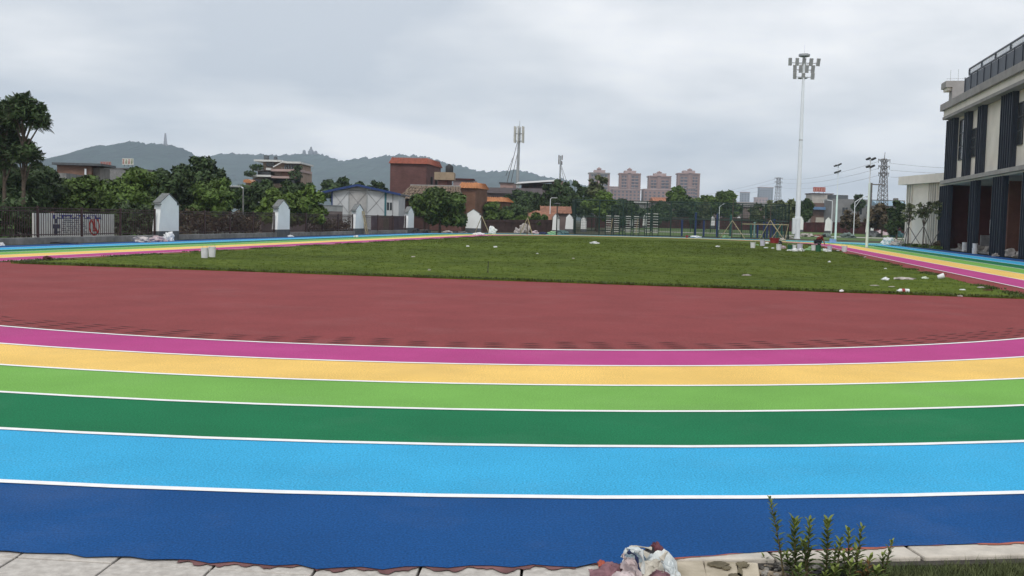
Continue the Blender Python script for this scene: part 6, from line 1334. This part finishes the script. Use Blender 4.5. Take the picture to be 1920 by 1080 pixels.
# oleander cuttings
M_ol = leafmat('oleander_leaf', (.085, .125, .030), .35); M_olt = leafmat('oleander_tip_leaf', (.18, .23, .055), .3); M_oldry = leafmat('dry_orange_leaf', (.24, .13, .045), .3); M_stem = mat('green_brown_stem', (.11, .09, .045), .8, .2, 20)
def plant(label, base, tips, seed, dry=0, dense=1.0):
    """base: photo position of the foot; tips: list of (px, py) shoot tips"""
    g = G(base[0], base[1], -.03); t = thing('oleander_shoot', label, 'plant', g, 0, 'young oleander shoots by the kerb'); rd = random.Random(seed)
    for (tx, ty, wpx) in tips:
        e_ = W(tx, ty, g.y + rd.uniform(-.05, .05)) - g; st = MB(); n = 8; mid = Vector((e_.x * .35, e_.y * .5, e_.z * .5)); pts_ = []
        for i in range(n + 1): f = i / n; pts_.append(mid * (2 * f * (1 - f)) + e_ * f * f)
        for i in range(n): st.tube(pts_[i], pts_[i + 1], .0035 * (1.3 - i / n), .0035 * (1.2 - i / n), 5, False)
        so_ = st.build('stem', M_stem, t); wl = wpx * g.y / F
        lf = MB(); lt = MB(); Ltot = e_.length; nl = int(34 * dense * max(.5, Ltot / .25))
        for i in range(nl):
            f = .22 + .78 * (i / nl); fi = f * n; a_ = pts_[min(n - 1, int(fi))].lerp(pts_[min(n, int(fi) + 1)], fi - int(fi)); az = i * 2.4 + rd.uniform(-.3, .3); up = .35 + 1.1 * f ** 3 + rd.uniform(-.1, .3)
            d = Vector((math.cos(az), math.sin(az), up)).normalized(); ll = wl * rd.uniform(.7, 1.1) * (1.05 - .25 * f); sd_ = d.cross(Vector((0, 0, 1))).normalized(); w0 = ll * .17; tgt = lt if f > .80 else lf
            m1 = a_ + d * ll * .35; m2 = a_ + d * ll * .7 + Vector((0, 0, -ll * .04)); tip = a_ + d * ll + Vector((0, 0, -ll * .12)); nrm = sd_.cross(d) * w0 * .35
            n0 = len(tgt.v); tgt.v += [tuple(a_), tuple(m1 - sd_ * w0 + nrm), tuple(m1), tuple(m1 + sd_ * w0 + nrm), tuple(m2 - sd_ * w0 * .8 + nrm), tuple(m2), tuple(m2 + sd_ * w0 * .8 + nrm), tuple(tip)]
            tgt.f += [(n0, n0 + 2, n0 + 1), (n0, n0 + 3, n0 + 2), (n0 + 1, n0 + 2, n0 + 5, n0 + 4), (n0 + 2, n0 + 3, n0 + 6, n0 + 5), (n0 + 4, n0 + 5, n0 + 7), (n0 + 5, n0 + 6, n0 + 7)]; tgt.m += [0] * 6
        lf.build('leaves', M_oldry if dry else M_ol, t, kind='stuff')
        if lt.v: lt.build('tip_leaves', M_olt, t, kind='stuff')
    return t
plant('tallest leaning oleander shoot, leftmost by the kerb', (1470, 1090), [(1443, 934, 22)], 1); plant('bushy oleander shoot second from the left', (1492, 1095), [(1489, 975, 30), (1473, 1040, 22)], 2, dense=1.5)
plant('oleander shoot with a split leafy top, third from the left', (1512, 1100), [(1518, 976, 24), (1507, 1018, 28)], 3, dense=1.2); plant('straight dense oleander shoot in the middle', (1548, 1098), [(1552, 976, 26)], 4, dense=1.5); plant('short oleander shoot between the middle ones', (1566, 1096), [(1577, 1014, 24), (1566, 1026, 20)], 5)
plant('dark pointed oleander shoot right of the middle', (1590, 1094), [(1591, 995, 24), (1580, 1040, 24)], 6); plant('oleander shoot with a drooping leaf, second from the right', (1602, 1092), [(1616, 987, 22), (1606, 1030, 24)], 7); plant('separate oleander shoot, rightmost against the kerb', (1655, 1092), [(1673, 1014, 18), (1655, 1040, 20)], 8, dense=1.2)
plant('tiny two leaved sprout left of the shoots at the paver corner', (1440, 1062), [(1431, 1042, 16)], 9, dense=.5); plant('low yellow green shoot at the bottom edge below the middle', (1560, 1105), [(1566, 1070, 30), (1545, 1078, 24)], 10); plant('bright low shoot at the bottom right of the group', (1640, 1105), [(1645, 1070, 30), (1610, 1060, 26)], 11); plant('dry orange brown twig at the bottom, right of the shoots', (1622, 1100), [(1632, 1046, 26), (1618, 1066, 20)], 12, dry=1); plant('bottom edge shoot beside the stones', (1500, 1108), [(1497, 1066, 26)], 13)
plant('low shoot just above the frame bottom left of the dry twig', (1590, 1108), [(1596, 1056, 26)], 15)
lump('plastic_pot_film', 'black plastic nursery film among the oleander shoots', 'plastic film', 1556, 1090, 44, 24, M_dirtbag, 230, None, .5, z=-.03, ry=.5)
lump('plastic_pot_film', 'smaller black plastic film scrap right of the larger one', 'plastic film', 1607, 1078, 26, 10, M_navybag, 231, None, .5, z=-.03, ry=.5)
# heap of rags and plastic at the lane edge: each crumpled sheet its own thing
import bmesh
from mathutils import noise as NZ
def crumple(name, label, cat, cpx, cpy, wpx, hpx, mt0, seed, tilt=0.0, lift=0.0, depth=.08, fold=3.0, th=.0018, sub=34, aspect=1, dome=1.0):
    """a crumpled sheet: a folded grid arched over the heap; sized from the photo at the heap's distance"""
    g = G(cpx, cpy, 0); k = g.y / F; w_, h_ = wpx * k, hpx * k; me = bpy.data.meshes.new(name); bm = bmesh.new(); n = sub; V_ = []; off = Vector((seed * 5.3, seed * 2.1, 0))
    for i in range(n + 1):
        for j in range(n + 1):
            u, v = i / n * 2 - 1, j / n * 2 - 1; edge = 1 + .22 * NZ.noise(Vector((math.atan2(v, u) * 1.3, seed * 1.1, 0)))
            r2 = min(1, (u * u + v * v)); q = Vector((u, v, 0)) * fold + off
            f1 = abs(NZ.noise(q)); f2 = abs(NZ.noise(q * 2.3 + off)); f3 = NZ.noise(q * .55)
            z = math.sqrt(max(0, 1 - r2)) * dome * .92 + .20 * (f1 * 1.2 - .2) + .16 * f2 + .05 * abs(NZ.noise(q * 5.1)) + .16 * f3
            x = u * w_ / 2 * edge + .10 * w_ * NZ.noise(q * .9 + Vector((9, 0, 0))); y = v * depth * edge + .25 * depth * NZ.noise(q * .9 + Vector((0, 7, 0)))
            V_.append(bm.verts.new((x * math.cos(tilt) - z * h_ * .35 * math.sin(tilt), y, max(.0, z * h_ * .62 + x * math.sin(tilt)))))
    for i in range(n):
        for j in range(n):
            a_, b_, c_, d_ = V_[i * (n + 1) + j], V_[(i + 1) * (n + 1) + j], V_[(i + 1) * (n + 1) + j + 1], V_[i * (n + 1) + j + 1]
            if (i + j) % 2: bm.faces.new((a_, b_, c_)); bm.faces.new((a_, c_, d_))
            else: bm.faces.new((a_, b_, d_)); bm.faces.new((b_, c_, d_))
    for f in bm.faces: f.smooth = True
    bm.to_mesh(me); bm.free(); me.materials.append(mt0); o = bpy.data.objects.new(name, me); COL.objects.link(o); o.location = (g.x, g.y, .012 + lift)
    s = o.modifiers.new('thickness', 'SOLIDIFY'); s.thickness = th; return tag(o, label, cat, 'heap of rags and film at the lane edge')
M_film = mat('milky_plastic_film', (.52, .58, .60), .3, .15, 14, col2=(.66, .68, .66), spec=.5); M_film2 = mat('cream_stained_film', (.50, .47, .40), .45, .2, 14, col2=(.62, .58, .50)); M_rag = mat('dusty_pink_rag', (.20, .10, .12), .9, .3, 12, col2=(.30, .16, .18)); M_ragb = mat('blue_grey_rag', (.12, .18, .26), .85, .35, 14, col2=(.30, .36, .38)); M_ragp = mat('pale_pink_rag', (.46, .36, .36), .85, .25, 12, col2=(.58, .50, .50)); M_ragd = mat('dark_red_glove', (.10, .02, .03), .8, .4, 14, col2=(.20, .08, .10)); M_oran = mat('orange_red_scrap', (.32, .08, .05), .8, .3, 12)
crumple('rag', 'dusty dark pink rag at the left of the heap', 'rag', 1146, 1078, 44, 26, M_rag, 1, depth=.07); crumple('rag', 'brownish pink rag lying low at the far left of the heap', 'rag', 1126, 1084, 40, 14, M_rag, 2, depth=.06)
crumple('rag', 'small orange red scrap on the dusty pink rag', 'rag', 1128, 1068, 14, 12, M_oran, 3, depth=.03, lift=.01); crumple('rag', 'pale pink twisted cloth in the middle of the heap', 'rag', 1183, 1080, 44, 44, M_ragp, 4, tilt=-.5, depth=.06)
crumple('rag', 'blue grey cloth folded over the middle of the heap', 'rag', 1188, 1072, 42, 50, M_ragb, 5, depth=.05, tilt=-.3); crumple('plastic_film', 'pale grey strip of film draped left over the blue grey cloth', 'plastic film', 1192, 1068, 46, 52, M_film, 6, tilt=-.25, depth=.03, lift=.004)
crumple('rag', 'cream and rust striped cloth behind the film', 'rag', 1202, 1060, 46, 36, M_film2, 7, depth=.05); crumple('rag', 'dark red glove lying on top of the heap', 'glove', 1232, 1052, 36, 46, M_ragd, 8, tilt=.35, depth=.05); crumple('rag', 'dark grey cloth end below the glove', 'rag', 1220, 1054, 34, 38, M_dirtbag, 14, tilt=.2, depth=.04)
crumple('plastic_bag', 'large milky plastic bag bulging at the right of the heap', 'plastic bag', 1240, 1074, 62, 50, M_film, 9, depth=.08, fold=2.2, dome=1.15); crumple('plastic_bag', 'cream stained band of film crossing below the milky bag', 'plastic film', 1214, 1084, 64, 42, M_film2, 10, tilt=.45, depth=.05, lift=.0); crumple('rag', 'dark shadowy cloth under the milky bag', 'rag', 1236, 1092, 50, 26, M_rag, 11, depth=.05); crumple('plastic_film', 'thin grey film tail at the lower right of the heap', 'plastic film', 1254, 1088, 26, 34, M_film, 12, tilt=-.6, depth=.03)
crumple('rag', 'pale pink cloth at the bottom edge of the heap', 'rag', 1170, 1096, 50, 30, M_ragp, 13, depth=.06)
def twist(name, label, cat, pts, wpx, mt0, seed, turns=1.2, lift=.0):
    g = G(1195, 1076, 0); k = g.y / F; rd = random.Random(seed); P = []
    for (px, py, dz) in pts: q = W(px, py, g.y - .02 - dz); P.append(q - g)
    b = MB(); n = 34; m_ = 10; V_ = []
    def cat_(t):
        t = t * (len(P) - 1); i = min(len(P) - 2, int(t)); f = t - i; p0, p1, p2, p3 = P[max(0, i - 1)], P[i], P[i + 1], P[min(len(P) - 1, i + 2)]
        return .5 * ((2 * p1) + (p2 - p0) * f + (2 * p0 - 5 * p1 + 4 * p2 - p3) * f * f + (3 * p1 - p0 - 3 * p2 + p3) * f ** 3)
    for i in range(n + 1):
        t = i / n; c = cat_(t); d = (cat_(min(1, t + .02)) - cat_(max(0, t - .02))).normalized(); a_ = d.orthogonal().normalized(); e_ = d.cross(a_); w0 = wpx * k / 2 * (.65 + .5 * abs(NZ.noise(Vector((t * 5, seed, 0)))))
        for j in range(m_):
            an = 6.283 * j / m_ ; tw = turns * 6.283 * t; x_, y_ = math.cos(an), .38 * math.sin(an); rr = 1 + .45 * NZ.noise(Vector((j * 1.7, t * 9, seed * 3)))
            X_, Y_ = (x_ * math.cos(tw) - y_ * math.sin(tw)) * rr, (x_ * math.sin(tw) + y_ * math.cos(tw)) * rr; q = c + (a_ * X_ + e_ * Y_) * w0; q.z = max(q.z, .002); b.v.append(tuple(q))
    b.f = [(i * m_ + j, i * m_ + (j + 1) % m_, (i + 1) * m_ + (j + 1) % m_, (i + 1) * m_ + j) for i in range(n) for j in range(m_)] + [tuple(range(m_))[::-1], tuple(range(n * m_, n * m_ + m_))]; b.m = [0] * len(b.f)
    o = b.build(name, mt0, sm=True); o.location = (g.x, g.y, .012 + lift); return tag(o, label, cat, 'heap of rags and film at the lane edge')
twist('plastic_film', 'twisted pale blue film strip arching over the left half of the heap', 'plastic film', [(1166, 1050, .04), (1178, 1034, .05), (1196, 1038, .06), (1206, 1056, .07), (1204, 1082, .08)], 13, M_film, 1)
twist('rag', 'pink white knotted strip winding down the left middle of the heap', 'rag', [(1168, 1044, .06), (1174, 1056, .08), (1190, 1066, .09), (1200, 1088, .10)], 14, M_ragp, 2)
twist('rag', 'rust striped cream strip running across the top of the heap', 'rag', [(1180, 1032, .0), (1200, 1031, .0), (1222, 1034, .0)], 9, M_film2, 3, .5)
twist('plastic_film', 'cream film rope crossing in front of the milky bag', 'plastic film', [(1206, 1088, .10), (1222, 1070, .11), (1238, 1056, .11), (1250, 1040, .09)], 15, M_film2, 4)
twist('rag', 'dark blue strip tucked in the middle of the heap', 'rag', [(1176, 1040, .07), (1190, 1046, .08), (1196, 1062, .08), (1198, 1078, .08)], 8, M_navybag, 5)
twist('plastic_film', 'thin grey film ribbon hanging at the right bottom of the heap', 'plastic film', [(1240, 1058, .10), (1250, 1070, .11), (1262, 1090, .12)], 8, M_film, 6)
# small specks on the lanes
tag(MB().box((G(1594, 1010, .012).x, G(1594, 1010, .012).y, .016), (.008, .006, .006)).build('pebble', M_dark), 'tiny dark pebble on the deep blue lane beside the oleander shoots', 'pebble')
